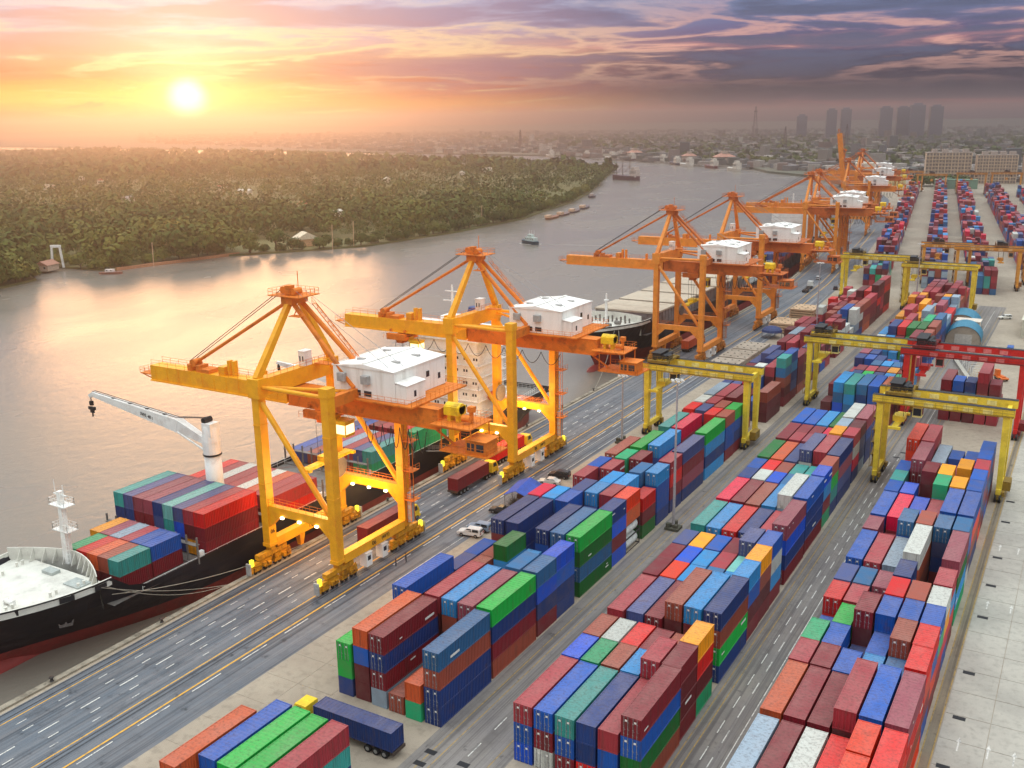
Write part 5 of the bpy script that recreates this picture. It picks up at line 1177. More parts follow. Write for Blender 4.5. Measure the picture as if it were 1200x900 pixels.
def car(loc, rz, col, label, kind='suv', group='cars parked beside the left block'):
    o = thing('parked_car', label, 'car', loc, rz, group)
    W2, L2 = .9, 2.35; hz, rf = (1.0, 1.72) if kind == 'suv' else (.92, 1.45)
    prof = {'suv': [(-2.35, .55), (-2.3, hz), (-2.15, rf-.1), (-1.9, rf), (.35, rf), (1.0, hz+.08), (2.2, hz-.08), (2.38, .6), (2.35, .35), (-2.3, .35)],
            'sedan': [(-2.35, .5), (-2.3, hz), (-1.7, hz+.03), (-1.0, rf), (.3, rf), (1.05, hz), (2.2, hz-.12), (2.38, .55), (2.3, .3), (-2.3, .3)],
            'pickup': [(-2.6, .55), (-2.55, hz), (-.75, hz), (-.6, rf), (.5, rf), (1.1, hz+.05), (2.3, hz-.05), (2.45, .6), (2.4, .35), (-2.5, .35)]}[kind]
    n = len(prof); m = MB(); vs = []
    for s in (-1, 1):
        for y, z in prof: vs.append((s*(W2-(.14 if z > hz+.1 else 0)), y, z))
    m.add(vs, [tuple(range(n-1, -1, -1)), tuple(range(n, 2*n))]+[(i, (i+1) % n, n+(i+1) % n, n+i) for i in range(n)])
    if kind == 'pickup': m.box(-.8, -2.4, hz+.001, -.72, -.8, hz+.25).box(.72, -2.4, hz+.001, .8, -.8, hz+.25)
    bm = bmesh.new(); me0 = m.mesh('body', pm('car_'+'%d_%d_%d' % col, col, .3, .1, var=.04, spec=.6)); bm.from_mesh(me0)
    bmesh.ops.bevel(bm, geom=bm.edges[:], offset=.06, segments=1, affect='EDGES'); bmesh.ops.recalc_face_normals(bm, faces=bm.faces); bm.to_mesh(me0); bm.free()
    b = link('body', me0, o)
    gl = MB()
    for s in (-1, 1):
        x = s*(W2-.06); x2 = s*(W2-.12); y0 = {'suv': -2.0, 'sedan': -1.4, 'pickup': -.55}[kind]; y1 = .85
        ym = (y0+y1)/2-.1
        for a, c_ in ((y0, ym-.05), (ym+.05, y1)):
            gl.add([(x+.02*s, a, hz+.08), (x+.02*s, c_, hz+.08), (x2+.03*s, min(c_, .35), rf-.12), (x2+.03*s, a+.15, rf-.12)], [(0, 1, 2, 3) if s > 0 else (3, 2, 1, 0)])
    gl.add([(-.75, 1.02 if kind != 'suv' else .98, hz+.12), (.75, 1.02 if kind != 'suv' else .98, hz+.12), (.68, .42, rf-.06), (-.68, .42, rf-.06)], [(0, 1, 2, 3)])
    gl.box(-.7, prof[0][0]-.03 if kind == 'suv' else -1.3, hz+.15, .7, prof[0][0]+.03 if kind == 'suv' else -1.25, rf-.2)
    gl.build('window', M_glass, o)
    for y in (-1.4, 1.45):
        for x in (-.82, .82): wheel(o, x, y, .35, .24)
    for x in (-.62, .62): MB().box(x-.2, 2.3, .6, x+.2, 2.42, .78).build('headlight', M_plate, o); MB().box(x-.2, prof[0][0]-.05, .8, x+.2, prof[0][0]+.02, .98).build('tail_light', pm('tail_red', (150, 24, 20), .4), o)
    return o
car((-93.6, 142.0, .03), R(98), (224, 224, 222), 'white estate car parked nearest, beside the blue stacks')
car((-93.4, 144.9, .03), R(95), (130, 150, 172), 'silver blue car parked just behind the white one')
car((-94.2, 154.2, .03), R(100), (50, 50, 52), 'dark pickup truck parked before the blue tarpaulin shelter', 'pickup')
car((-93.4, 172.6, .03), R(100), (206, 202, 196), 'silver saloon parked beyond the blue shelter', 'sedan')
car((-93.4, 177.0, .03), R(97), (40, 36, 44), 'black off-road car parked last of the group beside the quay road')
car((-91.6, 168.2, .03), R(100), (214, 208, 200), 'cream small car squeezed behind the blue shelter', 'sedan')
car((-96.9, 445, .03), R(10), (60, 64, 74), 'dark car on the far quay road', 'suv', 'cars on the far quay road')
car((-110.5, 470, .03), R(8), (190, 190, 190), 'pale van driving on the far quay road', 'suv', 'cars on the far quay road')
# ------------------------------------------------------------------ people
def person(loc, rz, label, shirt, trousers, skin=(150, 104, 80), arm=.0):
    o = thing('person', label, 'person', loc, rz, None)
    me = bpy.data.meshes.new('body')
    J = {'pelvis': (0, 0, .95), 'waist': (0, 0, 1.12), 'chest': (0, .02, 1.36), 'neck': (0, .01, 1.5), 'head': (0, .03, 1.62), 'crown': (0, .02, 1.73),
         'hl': (-.1, 0, .9), 'kl': (-.12, .05, .5), 'al': (-.13, -.02, .09), 'tl': (-.14, .14, .04), 'hr': (.1, 0, .9), 'kr': (.12, -.02, .5), 'ar': (.13, -.1, .09), 'tr': (.14, .06, .04),
         'sl': (-.2, .01, 1.42), 'el': (-.27, -.03, 1.15), 'wl': (-.26, .08+arm, .93+arm), 'fl': (-.25, .12+arm, .84+arm), 'sr': (.2, .01, 1.42), 'er': (.27, -.02, 1.15), 'wr': (.27, .1, .92), 'fr': (.26, .14, .83)}
    E_ = [('pelvis', 'waist'), ('waist', 'chest'), ('chest', 'neck'), ('neck', 'head'), ('head', 'crown'), ('pelvis', 'hl'), ('hl', 'kl'), ('kl', 'al'), ('al', 'tl'), ('pelvis', 'hr'), ('hr', 'kr'), ('kr', 'ar'), ('ar', 'tr'),
          ('chest', 'sl'), ('sl', 'el'), ('el', 'wl'), ('wl', 'fl'), ('chest', 'sr'), ('sr', 'er'), ('er', 'wr'), ('wr', 'fr')]
    rad = dict(pelvis=.15, waist=.13, chest=.16, neck=.06, head=.1, crown=.07, hl=.1, kl=.065, al=.045, tl=.04, hr=.1, kr=.065, ar=.045, tr=.04, sl=.07, el=.045, wl=.035, fl=.035, sr=.07, er=.045, wr=.035, fr=.035)
    ks = list(J); me.from_pydata([J[k] for k in ks], [(ks.index(a), ks.index(b)) for a, b in E_], [])
    b = link('body', me, o); sk = b.modifiers.new('skin', 'SKIN'); sv = me.skin_vertices[0].data
    for i, k in enumerate(ks): sv[i].radius = (rad[k], rad[k]*.8 if k in ('pelvis', 'waist', 'chest') else rad[k]); sv[i].use_root = k == 'pelvis'
    b.modifiers.new('sub', 'SUBSURF').levels = 1; b.modifiers['sub'].render_levels = 1
    bpy.context.view_layer.update()
    m2 = bpy.data.meshes.new_from_object(b.evaluated_get(bpy.context.evaluated_depsgraph_get())); b.modifiers.clear(); b.data = m2
    m2.materials.clear()
    for c in (shirt, trousers, skin, (30, 26, 24)): m2.materials.append(pm('cloth_%d_%d_%d' % c, c, .8))
    for p in m2.polygons:
        z = p.center.z; x = abs(p.center.x)
        p.material_index = 3 if z < .12 or z > 1.7 else 1 if z < 1.0 and x < .22 else 2 if z > 1.49 or (x > .22 and z < 1.1) else 0
    return o
person((-97.9, 124.9, .01), R(-60), 'person in dark navy overalls standing on the yellow line beside the first crane', (36, 40, 70), (30, 34, 60))
person((-97.2, 126.9, .01), R(120), 'person in dark shirt and grey trousers, the farther of the two by the first crane', (40, 36, 50), (70, 70, 80), arm=.1)
# ------------------------------------------------------------------ lamp masts, shelters, hatch stacks
def mast(x, y, H, label, pinkish=False):
    o = thing('lamp_mast', label, 'lamp mast', (x, y, 0), 0, 'tall lamp masts between the blocks')
    MB().lathe((0, 0, 0), [(.28, 0), (.24, H*.3), (.13, H)], 12).build('pole', pm('mast_grey', (176, 170, 172), .5, .2), o)
    MB().box(-1.3, -1.3, 0, 1.3, 1.3, .5).box(-1.1, -1.1, .5, -.4, -.4, 1.3).box(.3, -.9, .5, 1.0, -.2, 1.1).box(-.4, .2, .5, .5, 1.0, 1.5).box(-.5, -.5, .5, .5, .5, .9).build('base', pm('mast_base', (86, 84, 72), .9, var=.4, scale=3), o)
    h = MB().box(-.9, -.06, H-.1, .9, .06, H).box(-.06, -.9, H-.1, .06, .9, H)
    for a in range(6): h.cb(1.0*math.cos(a*1.047), 1.0*math.sin(a*1.047), H-.15, .5, .35, .28)
    h.build('lamp_head', M_plate, o)
    return o
mast(-61.9, 162.8, 28.8, 'tall grey lamp mast in the lane beside the left block')
mast(-91.4, 205, 16.5, 'lamp mast on the quay side in front of the first yellow yard crane')
mast(-78.4, 335, 27, 'slim lamp mast rising among the containers behind the middle yard crane')
mast(-57.0, 400.7, 27, 'lamp mast beside the tall rose stacks')
mast(-97.2, 262, 0.1+18, 'lamp mast on the kerb near the grey hatch covers') if False else None
M_tarp = pm('tarpaulin_blue', (42, 84, 180), .5, var=.12, scale=1, dirt=(36, 54, 100), dirt_amt=.5)
o = thing('tarpaulin_shelter', 'blue tarpaulin shelter on posts beside the left block', 'shelter', (-93.5, 161.5, 0), R(8))
m = MB(); m.add([(-2.6, -4, 2.5), (0, -4, 3.6), (2.6, -4, 2.5), (-2.6, 4, 2.7), (0, 4, 3.8), (2.6, 4, 2.6), (-2.6, -4, 2.44), (0, -4, 3.54), (2.6, -4, 2.44), (-2.6, 4, 2.64), (0, 4, 3.74), (2.6, 4, 2.54)], [(0, 1, 4, 3), (1, 2, 5, 4), (6, 9, 10, 7), (7, 10, 11, 8), (0, 6, 7, 1), (1, 7, 8, 2), (3, 4, 10, 9), (4, 5, 11, 10), (0, 3, 9, 6), (2, 8, 11, 5)]).build('canopy', M_tarp, o)
for x in (-2.4, 2.4):
    for y in (-3.8, 0, 3.8): MB().box(x-.06, y-.06, 0, x+.06, y+.06, 2.5).build('post', M_galv, o)
MB().box(-1.8, 1, 0, 1.6, 3, .9).box(-1, -3, 0, .5, -1.8, .8).build('crate', pm('crate_brown', (110, 76, 60), .8), o)
o = thing('dome_tent', 'dark blue rounded tent roof by the quay road beyond the hatch covers', 'tent', (-93.4, 335, 0))
m = MB(); vs = []; fs = []
for j in range(5):
    for i in range(12): a = j/4*1.5708; vs.append((3.6*math.cos(a)*math.cos(i*.5236), 3.6*math.cos(a)*math.sin(i*.5236), 2.2+2.0*math.sin(a)))
for j in range(4):
    for i in range(12): fs.append((j*12+i, j*12+(i+1) % 12, (j+1)*12+(i+1) % 12, (j+1)*12+i))
m.add(vs, fs).build('canopy', pm('tent_navy', (52, 66, 112), .6), o)
for a in (0, 1.57, 3.14, 4.71): MB().box(3.4*math.cos(a)-.07, 3.4*math.sin(a)-.07, 0, 3.4*math.cos(a)+.07, 3.4*math.sin(a)+.07, 2.3).build('post', M_galv, o)
M_hc = pm('hatch_concrete', (180, 166, 150), .85, var=.12, scale=.5, dirt=(140, 124, 108), dirt_amt=.5); M_hc_lit = pm('hatch_warm_lit', (206, 174, 140), .85, var=.12, scale=.5, dirt=(150, 120, 96), dirt_amt=.5)  # second material: same covers with the warm light painted into the colour
for x, y, n, warm_lit, lab in ((-97.0, 276.6, 3, 0, 'nearest grey stack of ship hatch covers beside the third crane'), (-97.0, 289.4, 3, 0, 'second grey stack of ship hatch covers beside the quay road'), (-96.8, 302, 3, 0, 'third grey stack of ship hatch covers, before the dark red containers'),
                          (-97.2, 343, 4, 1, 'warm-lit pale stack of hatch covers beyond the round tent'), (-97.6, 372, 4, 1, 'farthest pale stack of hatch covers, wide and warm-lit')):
    o = thing('hatch_cover_stack', lab, 'hatch covers', (x, y, 0), 0, 'stacks of ship hatch covers by the quay road')
    for k in range(n):
        m = MB().box(k*.08, 0, .35+k*.9, 9.0+k*.05, 11.4, .95+k*.9)
        for a in range(4):
            for b_ in range(3): m.box(1+a*2.2, 1.6+b_*3.8, .95+k*.9, 1.5+a*2.2, 1.9+b_*3.8, 1.06+k*.9, 1)
        m.box(.4, .3, .05+k*.9, .8, 11, .35+k*.9).box(8.2, .3, .05+k*.9, 8.6, 11, .35+k*.9)
        m.build('hatch_cover', [M_hc_lit if warm_lit else M_hc, M_black], o)
# bare shrub behind the parked pickup
M_twig = pm('twig_brown', (74, 62, 52), .9)
o = thing('bare_shrub', 'bare brown shrub beside the blue tarpaulin shelter', 'shrub', (-92.6, 156.8, 0)); m = MB(); rs = random.Random(3)
for i in range(260):
    a = rs.uniform(0, 6.28); e = rs.uniform(.2, 1.4); l = rs.uniform(.8, 2.2); b0 = Vector((rs.uniform(-.5, .5), rs.uniform(-.5, .5), rs.uniform(0, 1.3)))
    m.beam(b0, b0+Vector((math.cos(a)*math.cos(e), math.sin(a)*math.cos(e), math.sin(e)))*l, .05, .05, w2=.015, h2=.015)
m.build('branches', M_twig, o)
# lane carriers under the yard cranes
def reach(x, y, col, label, rz=0):
    o = thing('terminal_tractor', label, 'tractor', (x, y, .01), rz, 'small yard vehicles in the lanes')
    MB().box(-1.1, 0, .6, 1.1, 5, 1.0).box(-1.0, 3.4, 1.0, .2, 4.8, 2.7).box(-.3, 1, 1, .6, 3, 1.3).build('body', pm('veh_%d_%d_%d' % col, col, .5), o)
    MB().box(-.95, 4.8, 1.7, .15, 4.83, 2.5).build('window', M_glass, o)
    for yy in (1, 4):
        for xx in (-.95, .95): wheel(o, xx, yy, .5, .3)
reach(-56.2, 262, (90, 92, 84), 'grey yard tractor in the lane left of the tall teal stacks'); reach(-60.0, 455, (200, 170, 70), 'small yellow yard tractor in the far lane')
# ------------------------------------------------------------------ sheds right of the blocks
M_quon = pm('shed_teal', (52, 128, 158), .5, .1, var=.12, scale=1.2, dirt=(60, 90, 100), dirt_amt=.5, stretch=(.3, 6, .3))
def quonset(x, y, w_, l, h, label):
    o = thing('barrel_roof_shed', label, 'shed', (x, y, 0), R(3), 'blue barrel-roofed sheds')
    m = MB(); n = 14; vs = []; fs = []
    for j in range(int(l/.8)+1):
        for i in range(n+1):
            a = math.pi*i/n; rr_ = 1+(.02 if j % 2 else 0); vs.append((-math.cos(a)*w_/2*rr_, j*.8, 1.2+math.sin(a)*(h-1.2)*rr_))
    for j in range(int(l/.8)):
        for i in range(n): fs.append((j*(n+1)+i, j*(n+1)+i+1, (j+1)*(n+1)+i+1, (j+1)*(n+1)+i))
    m.add(vs, fs).build('roof', M_quon, o)
    m = MB(); fan = [(-w_/2*.97, 0, 0)]+[(-math.cos(math.pi*i/n)*w_/2*.97, 0, 1.2+math.sin(math.pi*i/n)*(h-1.2)*.97) for i in range(n+1)]+[(w_/2*.97, 0, 0)]
    m.add([(p[0], .3, p[2]) for p in fan], [tuple(range(len(fan)))]).add([(p[0], l-.3, p[2]) for p in fan], [tuple(range(len(fan)))[::-1]]).box(-w_/2, 0, 0, -w_/2+.15, l, 1.25).box(w_/2-.15, 0, 0, w_/2, l, 1.25)
    m.build('wall', M_conc, o); MB().box(-w_*.24, .1, 0, w_*.24, .28, h*.55).build('door', pm('door_pale', (190, 184, 174), .7), o)
quonset(-34.4, 352, 11, 13, 6.2, 'nearer blue barrel-roofed shed right of the middle block')
quonset(-37.4, 372, 12, 15, 6.4, 'farther blue barrel-roofed shed, behind its twin')
MB_ = MB().box(-38.5, 365.3, 0, -31.0, 371, 5.4).box(-38.8, 365.0, 5.4, -30.7, 371.3, 5.6)
tag(MB_.build('link_building', pm('link_white', (220, 206, 190), .6)), 'small white-roofed box building between the two blue barrel sheds', 'building')
def flatb(x, y, w_, l, h, col, label, rz=0.0, nwin=0, roof=None, group=None, cat='building', floors=1):
    o = thing('building', label, cat, (x, y, 0), rz, group)
    MB().box(0, 0, 0, w_, l, h).build('wall', pm('wall_%d_%d_%d' % col, col, .85, var=.1, scale=.3, dirt=tuple(int(c*.75) for c in col)), o)
    rc = roof or tuple(min(255, int(c*1.05)) for c in col)
    MB().box(-.3, -.3, h, w_+.3, l+.3, h+.3).box(w_*.2, l*.3, h+.3, w_*.4, l*.6, h+1.8).build('roof', pm('roof_%d_%d_%d' % rc, rc, .8, var=.15, scale=.3), o)
    if nwin:
        wm_ = MB().box(-.03, 0, 0, .03, 1.4, 1.5).mesh('window', CMY['g']); wf = MB().box(0, -.03, 0, 1.4, .03, 1.5).mesh('window', CMY['g'])
        for f in range(floors):
            for k in range(nwin): link('window', wf, o, ((k+.5)*w_/nwin-.7, -.01, h/floors*f+h/floors*.35))
    return o
flatb(-18.5, 372, 14, 30, 6, (200, 196, 178), 'pale flat-roofed workshop at the right edge beyond the red crane', nwin=4)
flatb(-12.8, 330, 12, 14, 5, (226, 176, 96), 'small ochre-roofed building at the right edge above the red crane')
m = MB()
for i in range(3): m.box(-20.6+i*.1, 330+i*5, 0, -18.6, 334+i*5, 3.0)
tag(m.build('blue_container_office', pm('office_blue', (44, 92, 168), .5)), 'row of blue site cabins left of the ochre-roofed building', 'cabin')
# slanted fence of white posts in the open yard behind the red crane
o = thing('barrier_fence', 'white post barrier slanting across the open concrete behind the red crane', 'barrier', (0, 0, 0))
A, B_ = Vector((-33.6, 327, 0)), Vector((-19.5, 276, 0))
MB().beam(A+Vector((0, 0, .4)), B_+Vector((0, 0, .4)), 1.2, .8).build('kerb_wall', M_conc2, o)
for k in range(17):
    p = A.lerp(B_, k/16)+Vector((1.6, .6, 0)); MB().box(p.x-.12, p.y-.12, 0, p.x+.12, p.y+.12, 2.6).beam((p.x, p.y, 2.5), (p.x+2.2, p.y+.7, 2.5), .12, .12).build('post', M_plate, o)
for k, (x, y, c, l) in enumerate(((-24, 345, (200, 196, 190), 'white van in the cluttered yard beside the blue sheds'), (-21.5, 300, (220, 140, 50), 'orange forklift behind the white post barrier'), (-17.8, 306, (214, 110, 40), 'orange lifting frame standing at the right behind the red crane'), (-26, 405, (230, 228, 220), 'white lorry far right in the open yard'))):
    if k in (1, 2): reach(x, y, c, l, R(30))
    else: car((x, y, 0), R(60+k*20), c, l, 'suv', 'vehicles in the open yard on the right')
# ------------------------------------------------------------------ apartment blocks at the back of the port
CRM = (196, 176, 156)
def apart(x, y, w_, h, label, rz, floors=9, n=14):
    o = thing('apartment_block', label, 'apartment block', (x, y, 0), rz, 'pale apartment blocks behind the yard')
    MB().box(0, 0, 0, w_, 14, h).build('wall', pm('wall_cream', CRM, .85, var=.12, scale=.1, dirt=(170, 144, 120)), o)
    m = MB().box(-.5, -.5, h, w_+.5, 14.5, h+.6)
    for k in range(4): m.box(w_*(.12+k*.23), 3, h+.6, w_*(.12+k*.23)+6, 10, h+4)
    m.build('roof', pm('roof_pale', (176, 160, 150), .8), o)
    wm_ = MB().box(0, -.06, 0, w_/n*.55, 0, h/floors*.5).mesh('window', pm('window_far', (120, 112, 112), .4))
    for f in range(floors):
        for k in range(n): link('window', wm_, o, ((k+.22)*w_/n, 0, h/floors*(f+.3)))
    m = MB()
    for k in range(0, n+1, 2): m.box(w_/n*k-.3, -1.3, 0, w_/n*k+.3, -.07, h)
    for f in range(1, floors): m.box(0, -.9, h/floors*f-.12, w_, -.07, h/floors*f+.12)
    m.build('balcony', pm('balcony_cream', (216, 192, 166), .85), o)
apart(-172, 1190, 46, 33, 'leftmost pale apartment block at the far end of the yard', R(14)); apart(-122, 1205, 40, 30, 'middle pale apartment block behind the far yard cranes', R(14)); apart(-76, 1216, 60, 29, 'right-hand pale apartment block cut by the edge of the view', R(14), n=18)
flatb(-216, 1130, 34, 18, 14, (226, 206, 150), 'cream warehouse left of the apartment blocks', R(10)); flatb(-252, 1215, 26, 22, 20, (224, 214, 196), 'white building behind the farthest cranes', R(10))
flatb(-150, 1110, 40, 12, 9, (120, 150, 130), 'low green-grey shed among trees below the apartments', R(10)); flatb(-265, 1150, 40, 20, 14, (190, 120, 84), 'brick red warehouse behind the farthest cranes', R(10))
# ------------------------------------------------------------------ far bank: island, trees, houses
ISL = [(-478, -500), (-474, 200), (-470, 296), (-478, 318), (-512, 334), (-520, 352), (-470, 358), (-466, 380), (-461, 425), (-430, 466), (-407, 505), (-398, 600), (-402, 700), (-414, 745), (-440, 860), (-480, 980), (-522, 1088), (-580, 1230), (-622, 1340), (-640, 1395), (-690, 1440), (-800, 1480), (-1000, 1560), (-1400, 1700), (-2200, 1950), (-3800, 2350), (-7000, 2700), (-7000, -500)]
M_isl = ground_mat('island_ground', (96, 100, 52), (122, 108, 64), (60, 66, 36), .012)
polysheet('island_ground', ISL, -2.4, M_isl, -6)
def inside(x, y, P=ISL):
    c = False; n = len(P)
    for i in range(n):
        x1, y1 = P[i]; x2, y2 = P[(i+1) % n]
        if (y1 > y) != (y2 > y) and x < (x2-x1)*(y-y1)/(y2-y1)+x1: c = not c
    return c
def leaf_mat():
    m, t, b = principled('foliage')
    g = t.new('ShaderNodeNewGeometry').outputs['Position']; oi = t.new('ShaderNodeObjectInfo').outputs['Random']
    n = t.noise(g, .018, 6, .7); n2 = t.noise(g, .22, 4, .65)
    c = t.ramp(t.mr(n, .3, .7), [(0, lin((48, 68, 34))), (.35, lin((74, 92, 40))), (.7, lin((112, 116, 50))), (1, lin((148, 132, 62)))])
    c = t.mix(t.mr(n2, .35, .7, 0, .6), c, lin((38, 44, 22))); t.put(b, 'Base Color', c); t.put(b, 'Roughness', .8); t.put(b, 'Specular IOR Level', .15); return m
M_leaf = leaf_mat(); M_bark = pm('bark', (96, 76, 58), .9, var=.3, scale=3)
def leaves(rs, mb, cx, cy, cz, rx, rz_, n, size):
    """leaf clumps spread over a few lumpy lobes"""
    lobes = [(rs.uniform(-.5, .5)*rx, rs.uniform(-.5, .5)*rx, rs.uniform(-.3, .5)*rz_, rs.uniform(.4, .7)) for _ in range(5)]+[(0, 0, 0, .75)]
    for i in range(n):
        l = rs.choice(lobes); a = rs.uniform(0, 6.2832); e = math.asin(rs.uniform(-.55, 1)); r_ = rs.uniform(.75, 1.05)*l[3]
        d = Vector((math.cos(a)*math.cos(e), math.sin(a)*math.cos(e), math.sin(e)))
        p = Vector((cx+l[0]+d.x*rx*r_, cy+l[1]+d.y*rx*r_, cz+l[2]+d.z*rz_*r_))
        nn = (d+Vector((rs.uniform(-.6, .6), rs.uniform(-.6, .6), rs.uniform(-.2, .9)))).normalized()
        t1 = nn.orthogonal().normalized(); t2 = nn.cross(t1); q = rs.uniform(0, 6.28); s_ = size*rs.uniform(.6, 1.3)
        u1 = (t1*math.cos(q)+t2*math.sin(q))*s_; u2 = (t2*math.cos(q)-t1*math.sin(q))*s_*.75
        k = len(mb.v); mb.v += [tuple(p-u1), tuple(p+u2*.9), tuple(p+u1), tuple(p-u2)]; mb.f.append((k, k+1, k+2, k+3)); mb.mi.append(0)
TREES = []
for v_ in range(4):
    rs = random.Random(50+v_); mb = MB(); leaves(rs, mb, 0, 0, 6.4, 5.2, 4.2, 620, .62); cr = mb.mesh('crown', M_leaf)
    tb = MB().tube((0, 0, -.5), (.2, .1, 4.0), .45, 7, r2=.28)
    for i in range(5): a = i*1.26+v_; tb.tube((.2, .1, 3.2+i*.25), (math.cos(a)*3.2, math.sin(a)*3.2, 6.6+(i % 3)*.8), .2, 5, r2=.06)
    TREES.append((cr, tb.mesh('trunk', M_bark)))
def tree(x, y, z, s, label, group, v_=None, sz=None):
    v_ = rnd.randrange(4) if v_ is None else v_
    o = thing('tree', label, 'tree', (x, y, z), rnd.uniform(0, 6.28), group); o.scale = (s, s, sz or s)
    link('crown', TREES[v_][0], o); link('trunk', TREES[v_][1], o)
edge = []
for (x1, y1), (x2, y2) in zip(ISL, ISL[1:]):
    if y1 < 150 or y1 > 1440: continue
    l = math.hypot(x2-x1, y2-y1); k = max(1, int(l/7.5))
    for i in range(k): edge.append((x1+(x2-x1)*i/k, y1+(y2-y1)*i/k))
for i, (x, y) in enumerate(edge):
    if 312 < y < 362 and rnd.random() < .4: continue
    if y < 470 and y > 362 and rnd.random() < .35: continue
    tree(x-rnd.uniform(2.5, 7), y+rnd.uniform(-3, 3), -5.2, rnd.uniform(.75, 1.25), 'dense green tree standing in the front row of the far riverbank', 'trees along the far riverbank')
for x, y, s, l in ((-498, 372, 2.1, 'broad round tree, the largest on the near left of the far bank'), (-452, 446, 1.3, 'dark brown-green bushy tree overhanging the water by the small jetty roof'), (-441, 458, 1.35, 'dark bushy tree just right of the brown-green one over the water'), (-646, 1382, 1.5, 'tall tree at the very tip of the wooded bank')):
    tree(x, y, -2.4, s, l, None)
# the wood behind, one mass
mb = MB(); rs = random.Random(9); cnt = 0
while cnt < 12000:
    d = 380+ (rs.random()**1.6)*3000; a = rs.uniform(-.10, 1.02)
    # direction: angle left of +y
    x = -d*math.sin(a+.28); y = d*math.cos(a+.28)
    if not inside(x, y) or x > -405: continue
    if rs.random() < .12 and d < 1500 and math.sin(x*.021)*math.cos(y*.017) > .5: continue
    if math.sin(x*.013+1)*math.sin(y*.016) > .74: continue
    x += 6*math.sin(y*.05); cnt += 1; s = rs.choice((.7, .9, 1.1, 1.5, 1.9, 2.4)) if d > 520 else rs.uniform(.7, 1.3); n = 130 if d < 620 else 80 if d < 900 else 24 if d < 1500 else 12
    sz = .62*s*(5.4 if n == 12 else 3.4 if n == 26 else 2.2 if n == 56 else 1.55)
    leaves(rs, mb, x, y, -2.4+4.6*s, 5.0*s, 4.2*s, n, sz*.72)
stuff(mb.build('woodland', M_leaf), 'dense wood covering the land across the river, thinning into haze', 'woodland')
# second wood on the far right bank and city greenery
mb = MB()
for i in range(3200):
    y = 1450+rs.random()**1.4*2600; x = rs.uniform(-1.1, .3)*y*.9
    if y < 1419+(-414-x)*1.1*(x < -414)+110 or inside(x, y): continue
    s = rs.uniform(.9, 1.8); leaves(rs, mb, x, y, -.4+4*s, 6*s, 4*s, 10, 3.2*s)
for i in range(60): leaves(rs, mb, -150+rs.uniform(-25, 25), 1150+rs.uniform(-12, 12), 6, 7, 6, 40, 1.6)
stuff(mb.build('city_trees', M_leaf), 'dark tree masses between the houses across the water', 'trees')
# houses: individually near the bank, one mass farther off
def house(x, y, z, w_, l, h, rz, wc, rc, label, group, cat='house'):
    o = thing('house', label, cat, (x, y, z), rz, group)
    MB().box(-w_/2, -l/2, 0, w_/2, l/2, h).build('wall', pm('wall_%d_%d_%d' % wc, wc, .85), o)
    MB().add([(-w_/2-.5, -l/2-.5, h), (w_/2+.5, -l/2-.5, h), (w_/2+.5, l/2+.5, h), (-w_/2-.5, l/2+.5, h), (0, -l/2-.5, h+w_*.28), (0, l/2+.5, h+w_*.28)], [(0, 1, 4), (2, 3, 5), (1, 2, 5, 4), (3, 0, 4, 5), (0, 3, 2, 1)]).build('roof', pm('roof_%d_%d_%d' % rc, rc, .7), o)
    wm_ = MB().box(-.5, 0, 0, .5, .05, 1.1).mesh('window', CMY['g'])
    for k in (-.25, .25): link('window', wm_, o, (w_*k, -l/2-.055, h*.4))
rs = random.Random(21); k = 0
while k < 20:
    d = 480+rs.random()**1.3*1300; a = rs.uniform(.2, 1.15); x = -d*math.sin(a); y = d*math.cos(a)
    if not inside(x, y) or not inside(x+25, y): continue
    k += 1; white = rs.random() < .6
    house(x, y, -2.4+rs.uniform(5.5, 8.5), rs.uniform(5, 8), rs.uniform(7, 14), rs.uniform(3.5, 5), rs.uniform(0, 3), (214, 206, 192), (216, 208, 196) if white else rs.choice(((176, 110, 84), (150, 140, 134), (190, 170, 150))),
          'small pale-walled house half sunk in the trees across the river', 'houses among the trees across the river')
house(-442, 486, -2.2, 16, 10, 4.5, R(60), (206, 160, 120), (226, 208, 180), 'pale-roofed boathouse at the water edge right of the dark bushes', None)
house(-500, 340, -2.2, 8, 10, 3.2, R(20), (196, 170, 150), (170, 120, 100), 'riverside hut behind the small white gate frame', None)
for x, y, l in ((-516, 392, 'long red-roofed shed behind the broad round tree'), (-505, 432, 'pale flat shed in a clearing right of the broad tree')): house(x, y, -2.2, 9, 22, 3.4, R(70), (206, 196, 180), (200, 150, 120), l, None, 'shed')
# white goalpost-like frame and jetties on the left bank
o = thing('loading_gantry', 'white goalpost-shaped loading frame on the small left-bank jetty', 'frame', (-503, 349, -2.2), R(30))
MB().beam((-3.2, 0, 0), (-2.2, 0, 12), 1.0, 1.0).beam((3.2, 0, 0), (2.2, 0, 12), 1.0, 1.0).beam((-2.9, 0, 12), (2.9, 0, 12), 1.2, 1.3).build('frame', M_shipw, o)
M_wood = pm('jetty_wood', (140, 96, 74), .9, var=.3, scale=1)
def jetty(x, y, l, rz, label):
    o = thing('jetty', label, 'jetty', (x, y, WZ), rz, 'wooden jetties on the far bank')
    MB().box(-1.6, 0, 1.2, 1.6, l, 1.5).build('deck', M_wood, o)
    for i in range(int(l/3)):
        for s in (-1.4, 1.4): MB().tube((s, 1+i*3, -1.5), (s, 1+i*3, 2.2), .16, 6).build('pile', M_wood, o)
jetty(-497, 327, 34, R(30), 'rough wooden jetty before the white frame on the left bank'); jetty(-520, 303, 12, R(-60), 'short dark jetty at the left edge of the view')
